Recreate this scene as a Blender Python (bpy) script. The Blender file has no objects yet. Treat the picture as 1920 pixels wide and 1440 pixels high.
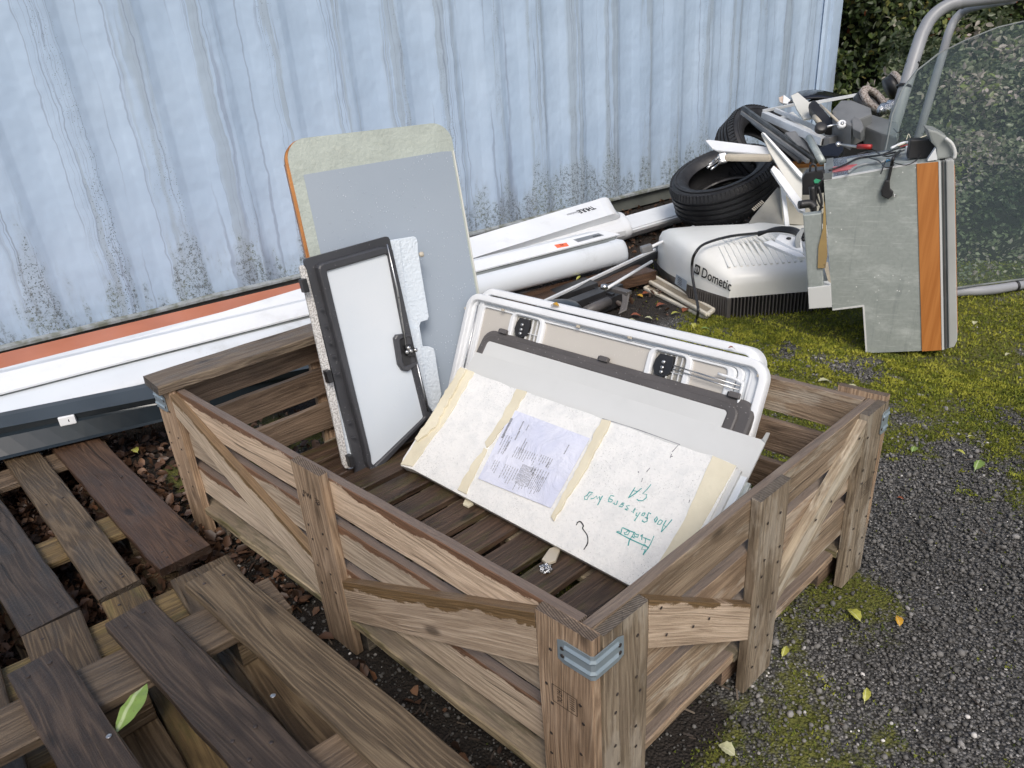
import bpy, bmesh, math, random
import numpy as np
from mathutils import Vector, Matrix, noise

random.seed(7); np.random.seed(7)
sc = bpy.context.scene
COL = sc.collection

# ------------------------------------------------------------------ camera
F = 1364.487
CP = np.array([-0.4676, -0.4308, 1.0229])
YAW, PITCH, ROLL = 0.7150, -0.4410, -0.0746
_cy, _sy = math.cos(YAW), math.sin(YAW)
_fw = np.array([_sy*math.cos(PITCH), _cy*math.cos(PITCH), math.sin(PITCH)])
_rt = np.array([_cy, -_sy, 0.0]); _up = np.cross(_rt, _fw)
_c, _s = math.cos(ROLL), math.sin(ROLL)
RM = np.array([_c*_rt+_s*_up, -_s*_rt+_c*_up, _fw])
cam = bpy.data.cameras.new('camera')
cam.sensor_width = 36; cam.lens = F/1920*36; cam.clip_start = 0.02; cam.clip_end = 300
cam_o = bpy.data.objects.new('camera', cam); COL.objects.link(cam_o)
m3 = Matrix(((RM[0][0], RM[1][0], -RM[2][0]), (RM[0][1], RM[1][1], -RM[2][1]), (RM[0][2], RM[1][2], -RM[2][2])))
cam_o.matrix_world = Matrix.Translation(Vector(CP)) @ m3.to_4x4()
sc.camera = cam_o

# ------------------------------------------------------------------ world, sun, exposure
W = bpy.data.worlds.new('World'); sc.world = W; W.use_nodes = True
wn = W.node_tree; bg = wn.nodes['Background']
sky = wn.nodes.new('ShaderNodeTexSky'); sky.sky_type = 'NISHITA'; sky.sun_disc = False
SUN_EL, SUN_AZ = math.radians(48), math.radians(215)     # azimuth of the sun, clockwise from +Y
sky.sun_elevation = SUN_EL; sky.sun_rotation = SUN_AZ
sky.air_density = 1.0; sky.dust_density = 3.5; sky.ozone_density = 0.6
wn.links.new(sky.outputs[0], bg.inputs[0]); bg.inputs[1].default_value = 0.12
sl = bpy.data.lights.new('sun', 'SUN'); sl.energy = 1.5; sl.angle = math.radians(22); sl.color = (1.0, 0.965, 0.91)
so = bpy.data.objects.new('sun', sl); COL.objects.link(so)
sd = Vector((math.sin(SUN_AZ)*math.cos(SUN_EL), math.cos(SUN_AZ)*math.cos(SUN_EL), math.sin(SUN_EL)))
so.rotation_euler = sd.to_track_quat('Z', 'Y').to_euler()
sc.view_settings.view_transform = 'Standard'; sc.view_settings.look = 'None'
sc.view_settings.gamma = 1; sc.view_settings.use_curve_mapping = False
sc.view_settings.exposure = 0.30
sc.render.engine = 'CYCLES'
sc.cycles.max_bounces = 8; sc.cycles.transparent_max_bounces = 12

# ------------------------------------------------------------------ layout helpers (survey points of the photograph turned into metres)
def ray(u, v): return np.array([(u-960)/F, (720-v)/F, 1.0]) @ RM
def gz(u, v, z=0.0):
    d = ray(u, v); return CP + (z-CP[2])/d[2]*d
def onp(u, v, P, n):
    d = ray(u, v); n = np.asarray(n, float); return CP + ((np.asarray(P)-CP)@n)/(d@n)*d
def at(u, v, t): return CP + t*ray(u, v)
def cdir(r, u, f):
    d = np.array([r, u, f], float) @ RM; return d/np.linalg.norm(d)
def nrm(v): v = np.asarray(v, float); return v/np.linalg.norm(v)
def A(*p): return np.array(p, float)

# ------------------------------------------------------------------ material helpers
class NT:
    def __init__(s, name):
        s.m = bpy.data.materials.new(name); s.m.use_nodes = True
        s.t = s.m.node_tree; s.b = s.t.nodes['Principled BSDF']
    def n(s, typ, ins=None, **kw):
        x = s.t.nodes.new(typ)
        for k, v in kw.items(): setattr(x, k, v)
        if ins:
            for k, v in ins.items(): s.set(x.inputs[k], v)
        return x
    def set(s, sock, v):
        if isinstance(v, bpy.types.NodeSocket): s.t.links.new(v, sock)
        else:
            if sock.type == 'RGBA' and len(v) == 3: v = (*v, 1)
            sock.default_value = v
    def math(s, op, a, b=0.0, c=0.0, clamp=False):
        x = s.n('ShaderNodeMath', operation=op, use_clamp=clamp)
        s.set(x.inputs[0], a); s.set(x.inputs[1], b); s.set(x.inputs[2], c); return x.outputs[0]
    def mix(s, f, a, b, blend='MIX'):
        x = s.n('ShaderNodeMix', data_type='RGBA', blend_type=blend)
        s.set(x.inputs[0], f); s.set(x.inputs[6], a); s.set(x.inputs[7], b); return x.outputs[2]
    def ramp(s, f, stops, interp='LINEAR'):
        x = s.n('ShaderNodeValToRGB'); x.color_ramp.interpolation = interp
        e = x.color_ramp.elements
        while len(e) < len(stops): e.new(0.5)
        for i, (p, c) in enumerate(stops):
            e[i].position = p; e[i].color = (*c, 1) if len(c) == 3 else c
        s.set(x.inputs[0], f); return x.outputs[0]
    def step(s, f, lo, hi):
        x = s.n('ShaderNodeMapRange', {'Value': f, 'From Min': lo, 'From Max': hi}); x.interpolation_type = 'SMOOTHSTEP'; return x.outputs[0]
    def noise(s, vec, scale=5.0, detail=4.0, rough=0.55, dist=0.0, col=False):
        x = s.n('ShaderNodeTexNoise', {'Vector': vec, 'Scale': scale, 'Detail': detail, 'Roughness': rough, 'Distortion': dist})
        return x.outputs['Color' if col else 'Fac']
    def vor(s, vec, scale=5.0, out='Distance', rnd=1.0):
        x = s.n('ShaderNodeTexVoronoi', {'Vector': vec, 'Scale': scale, 'Randomness': rnd}); return x.outputs[out]
    def obj(s): return s.n('ShaderNodeTexCoord').outputs['Object']
    def mapping(s, vec, scale=(1,1,1), loc=(0,0,0), rot=(0,0,0)):
        return s.n('ShaderNodeMapping', {'Vector': vec, 'Scale': scale, 'Location': loc, 'Rotation': rot}).outputs[0]
    def rnd(s): return s.n('ShaderNodeObjectInfo').outputs['Random']
    def sep(s, vec): return s.n('ShaderNodeSeparateXYZ', {0: vec}).outputs
    def comb(s, x, y, z): return s.n('ShaderNodeCombineXYZ', {0: x, 1: y, 2: z}).outputs[0]
    def vadd(s, a, b): return s.n('ShaderNodeVectorMath', {0: a, 1: b}, operation='ADD').outputs[0]
    def bump(s, h, strength=0.3, dist=0.01, normal=None):
        x = s.n('ShaderNodeBump', {'Height': h, 'Strength': strength, 'Distance': dist})
        if normal is not None: s.set(x.inputs['Normal'], normal)
        s.set(s.b.inputs['Normal'], x.outputs[0]); return x.outputs[0]
    def done(s, col=None, rough=None, metal=None, **kw):
        if col is not None: s.set(s.b.inputs['Base Color'], col)
        if rough is not None: s.set(s.b.inputs['Roughness'], rough)
        if metal is not None: s.set(s.b.inputs['Metallic'], metal)
        for k, v in kw.items(): s.set(s.b.inputs[k.replace('_', ' ')], v)
        return s.m

def randvec(s):
    r = s.rnd(); v = s.obj()
    off = s.comb(s.math('MULTIPLY', r, 37.0), s.math('MULTIPLY', r, 19.0), s.math('MULTIPLY', r, 53.0))
    return s.vadd(v, off)

def pmat(name, c1, c2=None, scale=6, rough=0.5, r2=None, metal=0.0, bump=0.0, bscale=60, stretch=(1,1,1), dirt=0.0, dcol=(.08,.07,.05), drops=0.0, var=0.0, **kw):
    s = NT(name); v = randvec(s)
    c2 = c2 or tuple(c*0.82 for c in c1)
    vm = s.mapping(v, stretch)
    f = s.step(s.noise(vm, scale, 5), 0.35, 0.68)
    col = s.mix(f, c1, c2)
    if var:
        k = s.math('MULTIPLY_ADD', s.rnd(), var*2, 1-var)
        col = s.mix(1.0, col, s.comb(k, k, k), 'MULTIPLY')
    if dirt:
        d = s.math('MULTIPLY', s.step(s.noise(v, scale*2.3, 8, 0.7), 0.52, 0.75), dirt)
        sp = s.math('MULTIPLY', s.step(s.vor(v, 90), 0.16, 0.05), dirt)
        sp = s.math('MULTIPLY', sp, s.step(s.noise(v, 9, 3), 0.45, 0.65))
        col = s.mix(s.math('MAXIMUM', d, sp), col, dcol)
    rr = rough
    if drops:
        dv = s.vor(s.mapping(v, (1, .62, 1)), 150); gate = s.step(s.noise(v, 34, 3), 0.47, 0.54)
        dm = s.math('MULTIPLY', s.step(dv, 0.20, 0.12), gate)
        col = s.mix(s.math('MULTIPLY', dm, .75*drops), col, tuple(min(.9, c*1.3+.16) for c in c1))
        rr = s.mix(s.math('MULTIPLY', dm, drops), (rough,)*3, (0.08,)*3)
        s.bump(s.math('MULTIPLY', dm, 1.0), 0.5*drops, 0.004)
    elif bump:
        s.bump(s.noise(s.mapping(v, stretch), bscale, 6, 0.6), bump, 0.01)
    if r2 is not None:
        rr = s.mix(s.step(s.noise(v, scale*3, 5), 0.35, 0.7), (rough,)*3, (r2,)*3)
    return s.done(col, rr, metal, **kw)

def wood(name, light, mid, dark, grain=1.0, wet=0.0, moss=0.0, rough=0.8, stain=0.4, wetcol=(.085,.042,.022), pale=0.0, cath=1.0, topgrey=0.0):
    """object X runs along the board, Y across its width, Z through it"""
    s = NT(name); r = s.rnd(); ov = s.obj(); v = randvec(s)
    # warp the fibres round slow swells so they never run ruler-straight
    sw = s.noise(s.mapping(v, (2.2, 7, 7)), 1.0, 2, 0.5, col=True)
    swx = s.sep(sw)
    x, y, z = s.sep(v)
    yy = s.math('MULTIPLY_ADD', s.math('SUBTRACT', swx[1], 0.5), 0.040, y)
    zz = s.math('MULTIPLY_ADD', s.math('SUBTRACT', swx[2], 0.5), 0.030, z)
    rings = s.noise(s.comb(s.math('MULTIPLY', x, 0.8), s.math('MULTIPLY', yy, 17), s.math('MULTIPLY', zz, 17)), 1.3, 2, 0.5)
    fine = s.noise(s.comb(s.math('MULTIPLY', x, 5), s.math('MULTIPLY', yy, 260), s.math('MULTIPLY', zz, 260)), 1.7, 6, 0.7)
    lines = s.math('SINE', s.math('MULTIPLY', rings, 95.0))
    lines = s.math('POWER', s.math('MULTIPLY_ADD', lines, 0.5, 0.5), 1.6)
    soft = s.noise(s.mapping(v, (9, 40, 40)), 1.0, 5, 0.6)
    g = s.math('ADD', s.math('MULTIPLY', lines, 0.17*cath), s.math('ADD', s.math('MULTIPLY', fine, 0.70), s.math('MULTIPLY', soft, 0.24-.08*cath)))
    col = s.ramp(g, [(0.26, dark), (0.50, mid), (0.74, light)])
    crk = s.noise(s.comb(s.math('MULTIPLY', x, 2.2), s.math('MULTIPLY', yy, 95), s.math('MULTIPLY', zz, 95)), 1.0, 3, .55)
    crm = s.step(crk, .66, .70); col = s.mix(s.math('MULTIPLY', crm, .7), col, tuple(c*0.35 for c in dark))
    # knots
    kv = s.mapping(v, (5.2, 13, 13)); kd = s.vor(kv, 1.0)
    col = s.mix(s.math('MULTIPLY', s.step(kd, 0.16, 0.05), 0.75), col, tuple(c*0.35 for c in dark))
    # broad weathering stains
    st = s.noise(s.mapping(v, (5, 16, 16)), 1.3, 6, 0.6)
    col = s.mix(s.math('MULTIPLY', s.step(st, 0.46, 0.66), stain), col, tuple(c*0.45 for c in dark))
    if pale:
        pl = s.noise(s.mapping(v, (6, 22, 22)), 1.0, 5, 0.65)
        col = s.mix(s.math('MULTIPLY', s.step(pl, 0.50, 0.62), pale), col, (.52, .50, .47))
    k = s.math('MULTIPLY_ADD', r, 0.5, 0.75)
    hue = s.mix(s.math('FRACT', s.math('MULTIPLY', r, 7.31)), (1.10, .98, .83), (1.05, 1.0, .88))
    col = s.mix(1.0, s.mix(1.0, col, s.comb(k, k, k), 'MULTIPLY'), hue, 'MULTIPLY')
    rr = rough
    if wet:
        o = s.sep(ov)
        edge = s.noise(s.mapping(v, (46, 90, 1)), 1.0, 8, 0.78)
        slow = s.noise(s.mapping(v, (5.5, 1, 1)), 1.0, 2)
        lim = s.math('ADD', s.math('MULTIPLY_ADD', edge, -0.030, 0.041), s.math('MULTIPLY_ADD', slow, -0.05, 0.022))
        wm = s.math('MULTIPLY', s.step(s.math('SUBTRACT', o[1], lim), -0.0008, 0.0008), wet)
        col = s.mix(wm, col, s.mix(s.step(fine, .35, .65), wetcol, tuple(c*1.9 for c in wetcol)))
        rr = s.mix(wm, (rough,)*3, (0.38,)*3)
    if moss:
        mn = s.noise(s.mapping(v, (6, 30, 30)), 1.4, 6, 0.7)
        mm = s.math('MULTIPLY', s.step(mn, 0.50, 0.62), moss)
        col = s.mix(mm, col, s.mix(s.noise(v, 80, 3), (.03, .04, .008), (.12, .11, .03)))
    nn = s.sep(s.n('ShaderNodeTexCoord').outputs['Normal'])
    endm = s.step(s.math('ABSOLUTE', nn[0]), .80, .95)
    er = s.math('MULTIPLY_ADD', s.math('SINE', s.math('MULTIPLY', s.math('ADD', z, s.math('MULTIPLY', y, .35)), 1900.0)), .5, .5)
    er = s.math('MULTIPLY', er, s.noise(v, 120, 3))
    col = s.mix(s.math('MULTIPLY', endm, .9), col, s.mix(er, tuple(c*.34 for c in dark), tuple(c*1.1 for c in mid)))
    if topgrey:
        ng = s.n('ShaderNodeNewGeometry').outputs['Normal']; tz = s.step(s.sep(ng)[2], .75, .95)
        tz = s.math('MULTIPLY', tz, s.math('SUBTRACT', 1.0, endm))
        col = s.mix(s.math('MULTIPLY', tz, topgrey), col, s.mix(fine, (.095, .070, .056), (.27, .215, .175)))
    h = s.math('ADD', s.math('MULTIPLY', g, 1.0), s.math('MULTIPLY', s.noise(v, 220, 3), 0.25))
    h = s.math('SUBTRACT', h, s.math('MULTIPLY', crm, .8))
    rr2 = s.mix(s.step(st, .42, .62), rr if not isinstance(rr, float) else (rr,)*3, (max(.30, rough-.28),)*3)
    s.bump(h, 0.75*grain, 0.004)
    return s.done(col, rr2, 0.0)

# ------------------------------------------------------------------ object helpers
WM = {}
def _link(o, parent, M):
    COL.objects.link(o)
    if parent is not None:
        o.parent = parent; o.matrix_basis = WM[parent].inverted() @ M
    else: o.matrix_basis = M
    WM[o] = M
    return o
def tag(o, label=None, cat=None, group=None, kind=None):
    if label: o['label'] = label
    if cat: o['category'] = cat
    if group: o['group'] = group
    if kind: o['kind'] = kind
    return o
def thing(name, label, cat, loc, group=None):
    o = bpy.data.objects.new(name, None); o.empty_display_size = 0.05
    _link(o, None, Matrix.Translation(Vector(loc)))
    return tag(o, label, cat, group)
def setmat(me, mat): me.materials.append(mat)
def mesh(name, V, Fc, mat, parent=None, M=None, smooth=False, label=None, kind=None):
    """V in world coordinates; M is the object's frame (default: at the mean of V)"""
    V = np.asarray(V, float)
    if M is None: M = Matrix.Translation(Vector(V.mean(0)))
    Mi = np.array(M.inverted())
    L = V @ Mi[:3, :3].T + Mi[:3, 3]
    me = bpy.data.meshes.new(name); me.from_pydata(L.tolist(), [], [list(map(int, f)) for f in Fc])
    setmat(me, mat)
    if smooth: me.shade_smooth()
    me.update()
    o = bpy.data.objects.new(name, me); _link(o, parent, M)
    return tag(o, label, None, None, kind)
def frame(p, x, y=None, z=None):
    x = nrm(x)
    if z is not None: z = nrm(z); y = nrm(np.cross(z, x)); z = np.cross(x, y)
    else:
        y = np.asarray(y, float); y = nrm(y - (y@x)*x); z = np.cross(x, y)
    M = Matrix.Identity(4)
    for i in range(3): M[i][0], M[i][1], M[i][2], M[i][3] = x[i], y[i], z[i], p[i]
    return M
def board_mesh(L, w, t, ch=0.0022, seg=10, wob=0.0012, taper=0, seed=None):
    """box along X with chamfered long edges and slightly wandering faces; local coordinates"""
    rs = np.random.RandomState(seed if seed is not None else random.randrange(1 << 30))
    prof = [(-w/2+ch, -t/2), (w/2-ch, -t/2), (w/2, -t/2+ch), (w/2, t/2-ch), (w/2-ch, t/2), (-w/2+ch, t/2), (-w/2, t/2-ch), (-w/2, -t/2+ch)]
    V = []; Fc = []
    ph = rs.rand(6)*6.28; bow = (rs.rand(2)-.5)*wob*1.5
    for i in range(seg+1):
        f = i/seg; x = (f-.5)*L
        dy = math.sin(f*5+ph[0])*wob*.6; dz = bow[0]*(4*f*(1-f))+math.sin(f*7+ph[1])*wob*.25
        for j, (a, b) in enumerate(prof):
            e = wob*.5*math.sin(x*37+ph[2+j//2]) + (rs.rand()-.5)*wob*.5
            V.append((x + (rs.rand()-.5)*0.002*(i in (0, seg)), a+dy+(e if a > 0 else -e), b+dz))
    for i in range(seg):
        for j in range(8):
            a = i*8+j; b = i*8+(j+1) % 8
            Fc.append((a, b, b+8, a+8))
    Fc.append(tuple(range(7, -1, -1))); Fc.append(tuple(seg*8+j for j in range(8)))
    return V, Fc
def board(name, p0, p1, wdir, w, t, mat, parent=None, **kw):
    """a plank centred on the line p0-p1; wdir is the direction of its width"""
    p0, p1 = np.asarray(p0, float), np.asarray(p1, float)
    M = frame((p0+p1)/2, p1-p0, y=wdir); V, Fc = board_mesh(np.linalg.norm(p1-p0), w, t, **kw)
    me = bpy.data.meshes.new(name); me.from_pydata(V, [], Fc); setmat(me, mat)
    o = bpy.data.objects.new(name, me); return _link(o, parent, M)
def prism(name, pts, n, th, mat, parent=None, xdir=None, bevel=0.0, smooth=False, label=None, seg=1):
    """world outline pts lying in one plane, thickened by th against n (n faces the viewer)"""
    pts = [np.asarray(p, float) for p in pts]; n = nrm(n)
    c = sum(pts)/len(pts); x = xdir if xdir is not None else pts[1]-pts[0]
    M = frame(c, np.asarray(x, float)-(np.asarray(x, float)@n)*n, z=n); Mi = M.inverted()
    L = [Mi @ Vector(p) for p in pts]
    area = sum(L[i].x*L[(i+1) % len(L)].y-L[(i+1) % len(L)].x*L[i].y for i in range(len(L)))
    if area < 0: L = L[::-1]
    bm = bmesh.new()
    top = [bm.verts.new((p.x, p.y, 0)) for p in L]; bot = [bm.verts.new((p.x, p.y, -th)) for p in L]
    bm.faces.new(top); bm.faces.new(bot[::-1])
    k = len(L)
    for i in range(k): bm.faces.new((top[(i+1) % k], top[i], bot[i], bot[(i+1) % k]))
    bm.normal_update()
    if bevel:
        es = [e for e in bm.edges if e.calc_face_angle(0) > 0.5 or (abs(e.verts[0].co.z) < 1e-6 and abs(e.verts[1].co.z) < 1e-6)]
        es = [e for e in bm.edges if (e.verts[0] in top and e.verts[1] in top)]
        bmesh.ops.bevel(bm, geom=es, offset=bevel, segments=2, affect='EDGES', profile=.6)
    me = bpy.data.meshes.new(name); bm.to_mesh(me); bm.free(); setmat(me, mat)
    if smooth: me.shade_smooth()
    o = bpy.data.objects.new(name, me); _link(o, parent, M)
    return tag(o, label)
def ring(name, outer, inner, n, th, mat, parent=None, bev=0.002, smooth=True, raise_=0.0):
    """a frame: outer and inner outlines with equal vertex counts (world), thickened against n, faintly rounded over"""
    n = nrm(n); k = len(outer); O = np.array(outer); I = np.array(inner)
    rows = [O-n*th, O-n*bev, O+(I-O)*0.06+n*raise_*0.4, O+(I-O)*0.2+n*raise_, O+(I-O)*0.8+n*raise_, O+(I-O)*0.94+n*raise_*0.4, I-n*bev, I-n*th]
    V = np.concatenate(rows); Fc = []
    for r in range(8):
        a0 = r*k; b0 = ((r+1) % 8)*k
        for i in range(k):
            j = (i+1) % k; Fc.append((a0+i, a0+j, b0+j, b0+i))
    cx = O.mean(0); M = frame(cx, O[1]-O[0], z=n)
    o = mesh(name, V, Fc, mat, parent, M)
    bm = bmesh.new(); bm.from_mesh(o.data); bmesh.ops.recalc_face_normals(bm, faces=bm.faces); bm.to_mesh(o.data); bm.free()
    return o
def rrect(P, U, Wd, u0, u1, w0, w1, r=0.01, seg=5, off=0.0, n=None):
    """rounded rectangle as world points in the plane P + uU + wW"""
    pts = []
    for cx, cy, a0 in ((u1-r, w1-r, 0), (u0+r, w1-r, 90), (u0+r, w0+r, 180), (u1-r, w0+r, 270)):
        for i in range(seg+1):
            a = math.radians(a0+90*i/seg); pts.append(P+U*(cx+r*math.cos(a))+Wd*(cy+r*math.sin(a))+(n*off if n is not None else 0))
    return pts
def tubemesh(P, r, sides=10, closed=False, caps=True):
    P = [np.asarray(p, float) for p in P]; k = len(P); V = []; Fc = []
    rr = r if hasattr(r, '__len__') else [r]*k
    prev = None
    for i in range(k):
        a = P[(i-1) % k] if (closed or i > 0) else P[i]; b = P[(i+1) % k] if (closed or i < k-1) else P[i]
        t = nrm(b-a)
        if prev is None: prev = np.cross(t, [0, 0, 1]) if abs(t[2]) < .9 else np.cross(t, [1, 0, 0])
        x = nrm(prev-(prev@t)*t); y = np.cross(t, x); prev = x
        for j in range(sides):
            q = 2*math.pi*j/sides; V.append(P[i]+rr[i]*(math.cos(q)*x+math.sin(q)*y))
    for i in range(k if closed else k-1):
        a = i*sides; b = ((i+1) % k)*sides
        for j in range(sides):
            j2 = (j+1) % sides; Fc.append((a+j, a+j2, b+j2, b+j))
    if caps and not closed:
        Fc.append(tuple(range(sides-1, -1, -1))); Fc.append(tuple((k-1)*sides+j for j in range(sides)))
    return V, Fc
def smoothpath(P, n=6):
    P = [np.asarray(p, float) for p in P]; out = []
    Q = [2*P[0]-P[1]]+P+[2*P[-1]-P[-2]]
    for i in range(1, len(Q)-2):
        for j in range(n):
            t = j/n; a, b, c, d = Q[i-1], Q[i], Q[i+1], Q[i+2]
            out.append(.5*((2*b)+(-a+c)*t+(2*a-5*b+4*c-d)*t*t+(-a+3*b-3*c+d)*t**3))
    out.append(P[-1]); return out
def tube(name, P, r, mat, parent=None, sm=0, sides=10, label=None, **kw):
    if sm: P = smoothpath(P, sm)
    V, Fc = tubemesh(P, r, sides, **kw)
    return mesh(name, V, Fc, mat, parent, M=frame(np.mean(P, 0), nrm(np.asarray(P[-1])-np.asarray(P[0])+1e-6), z=(0.01, 0.02, 1)), smooth=True, label=label)
def box(name, c, x, y, dims, mat, parent=None, bevel=0.003, label=None, seg=2):
    """box centred at c with axes x, y and dims (dx,dy,dz)"""
    M = frame(c, x, y=y); bm = bmesh.new(); bmesh.ops.create_cube(bm, size=1)
    for v in bm.verts: v.co = Vector((v.co.x*dims[0], v.co.y*dims[1], v.co.z*dims[2]))
    if bevel: bmesh.ops.bevel(bm, geom=list(bm.edges), offset=min(bevel, min(dims)*.45), segments=seg, affect='EDGES', profile=.6)
    me = bpy.data.meshes.new(name); bm.to_mesh(me); bm.free(); setmat(me, mat)
    o = bpy.data.objects.new(name, me); _link(o, parent, M); return tag(o, label)
def bar(name, p0, p1, w, h, mat, parent=None, up=(0, 0, 1), bevel=0.002, label=None):
    p0, p1 = np.asarray(p0, float), np.asarray(p1, float)
    side = np.cross(np.asarray(up, float), p1-p0)
    return box(name, (p0+p1)/2, p1-p0, side, (np.linalg.norm(p1-p0), w, h), mat, parent, bevel, label)
def lathe(name, prof, c, axis, mat, parent=None, seg=40, closed=True, smooth=True, label=None):
    """prof: list of (radius, height along axis)"""
    axis = nrm(axis); x = nrm(np.cross(axis, [0.3, .1, 1])); y = np.cross(axis, x); V = []; Fc = []
    k = len(prof)
    for i in range(seg):
        a = 2*math.pi*i/seg; d = math.cos(a)*x+math.sin(a)*y
        for r, h in prof: V.append(c+d*r+axis*h)
    for i in range(seg):
        a = i*k; b = ((i+1) % seg)*k
        for j in range(k if closed else k-1):
            j2 = (j+1) % k; Fc.append((a+j, b+j, b+j2, a+j2))
    o = mesh(name, V, Fc, mat, parent, M=frame(c, x, z=axis), smooth=smooth, label=label)
    bm = bmesh.new(); bm.from_mesh(o.data); bmesh.ops.remove_doubles(bm, verts=bm.verts, dist=1e-6); bmesh.ops.recalc_face_normals(bm, faces=bm.faces); bm.to_mesh(o.data); bm.free()
    if smooth: o.data.shade_smooth()
    return o
def text(name, body, c, xdir, n, height, mat, parent=None, width=None, bold=0.0, extr=0.0004, shear=0.0):
    cu = bpy.data.curves.new(name, 'FONT'); cu.body = body; cu.size = 1; cu.align_x = 'CENTER'; cu.align_y = 'CENTER'; cu.offset = bold; cu.shear = shear
    cu.resolution_u = 3
    tmp = bpy.data.objects.new('tmp_text', cu); COL.objects.link(tmp)
    bpy.context.view_layer.update()
    me = bpy.data.meshes.new_from_object(tmp.evaluated_get(bpy.context.evaluated_depsgraph_get()))
    bpy.data.objects.remove(tmp); bpy.data.curves.remove(cu)
    co = np.array([v.co[:] for v in me.vertices]); lo, hi = co.min(0), co.max(0)
    sy = height/(hi[1]-lo[1]); sx = width/(hi[0]-lo[0]) if width else sy
    for v in me.vertices: v.co = Vector(((v.co.x-(lo[0]+hi[0])/2)*sx, (v.co.y-(lo[1]+hi[1])/2)*sy, 0))
    me.materials.clear(); setmat(me, mat)
    o = bpy.data.objects.new(name, me)
    return _link(o, parent, frame(np.asarray(c)+nrm(n)*extr, xdir, z=n))
def ribbon(polys, n, w, off=0.0006, smooth=True):
    """flat pen strokes (world polylines in a plane with normal n)"""
    V = []; Fc = []
    for P in polys:
        P = smoothpath(P, 3) if len(P) > 2 and smooth else [np.asarray(q, float) for q in P]
        b = len(V)
        for i in range(len(P)):
            t = nrm(P[min(i+1, len(P)-1)]-P[max(i-1, 0)]+1e-9); s = np.cross(n, t)*w/2*(0.75+.5*random.random())
            V += [P[i]+s+n*off, P[i]-s+n*off]
        for i in range(len(P)-1): Fc.append((b+2*i, b+2*i+1, b+2*i+3, b+2*i+2))
    return V, Fc
def scatter(name, pv, pf, T, mat, label=None, kind='stuff', smooth=False, attr=None):
    """many small copies joined: pv (k,3), pf faces (all same length), T list/array of (n,3,3) rot*scale, (n,3) loc"""
    R, X = T; pv = np.asarray(pv, float); pf = np.asarray(pf); n = len(X); k = len(pv)
    V = (np.einsum('nij,kj->nki', R, pv)+X[:, None, :]).reshape(-1, 3)
    Fc = (pf[None]+(np.arange(n)*k)[:, None, None]).reshape(-1, pf.shape[1])
    me = bpy.data.meshes.new(name)
    me.vertices.add(len(V)); me.vertices.foreach_set('co', V.astype(np.float32).ravel())
    me.loops.add(Fc.size); me.loops.foreach_set('vertex_index', Fc.astype(np.int32).ravel())
    me.polygons.add(len(Fc)); me.polygons.foreach_set('loop_start', np.arange(0, Fc.size, pf.shape[1], dtype=np.int32))
    me.update(calc_edges=True)
    ca = me.attributes.new('rnd', 'FLOAT', 'POINT'); ca.data.foreach_set('value', np.repeat(np.random.rand(n) if attr is None else attr, k).astype(np.float32))
    setmat(me, mat)
    if smooth: me.shade_smooth()
    o = bpy.data.objects.new(name, me); _link(o, None, Matrix.Identity(4))
    return tag(o, label, None, None, kind)
def rots(n, tilt=0.5, yaw=None):
    yaw = np.random.rand(n)*2*np.pi if yaw is None else yaw
    a = np.random.randn(n)*tilt; b = np.random.randn(n)*tilt
    cz, sz = np.cos(yaw), np.sin(yaw); ca, sa = np.cos(a), np.sin(a); cb, sb = np.cos(b), np.sin(b)
    Z = np.zeros(n); O = np.ones(n)
    Rz = np.stack([cz, -sz, Z, sz, cz, Z, Z, Z, O], 1).reshape(n, 3, 3)
    Rx = np.stack([O, Z, Z, Z, ca, -sa, Z, sa, ca], 1).reshape(n, 3, 3)
    Ry = np.stack([cb, Z, sb, Z, O, Z, -sb, Z, cb], 1).reshape(n, 3, 3)
    return np.einsum('nij,njk,nkl->nil', Rx, Ry, Rz)

# ------------------------------------------------------------------ materials
M_ = {}
M_['slat'] = wood('weathered_slat_wood', (.60, .525, .46), (.425, .355, .30), (.19, .145, .115), wet=1.0, stain=.14, cath=.8, topgrey=.85, wetcol=(.115, .062, .036))
M_['post'] = wood('weathered_post_wood', (.46, .375, .305), (.30, .23, .175), (.115, .08, .056), stain=.34)
M_['slat_pale'] = wood('bleached_slat_wood', (.42, .345, .27), (.275, .215, .165), (.12, .085, .06), wet=.0, stain=.38, pale=.5, topgrey=.8)
M_['post_pale'] = wood('bleached_post_wood', (.43, .385, .32), (.28, .24, .195), (.12, .09, .066), stain=.4, pale=.55)
M_['brace'] = wood('weathered_brace_wood', (.60, .525, .46), (.44, .37, .31), (.22, .17, .135), stain=.12, wet=.95, wetcol=(.115, .070, .030), topgrey=.25)
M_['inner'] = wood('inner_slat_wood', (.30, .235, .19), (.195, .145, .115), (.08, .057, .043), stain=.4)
M_['deck'] = wood('wet_deck_wood', (.13, .09, .068), (.068, .045, .034), (.022, .015, .012), stain=.55, moss=.35, rough=.55)
M_['rim'] = wood('grey_cap_wood', (.27, .235, .19), (.17, .14, .115), (.07, .055, .045), stain=.4, rough=.6)
M_['mossy'] = wood('mossy_bearer_wood', (.46, .41, .32), (.30, .26, .19), (.11, .09, .06), moss=.7, stain=.4, topgrey=.5)
M_['block'] = wood('grey_block_wood', (.30, .28, .25), (.20, .185, .165), (.09, .08, .07), stain=.35)
M_['pal_dark'] = wood('dark_wet_plank_wood', (.082, .062, .050), (.046, .034, .028), (.020, .015, .013), stain=.5, rough=.5, cath=1.3)
M_['pal_brown'] = wood('brown_wet_plank_wood', (.125, .078, .052), (.072, .042, .028), (.030, .018, .013), stain=.4, rough=.48, cath=1.1)
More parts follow.
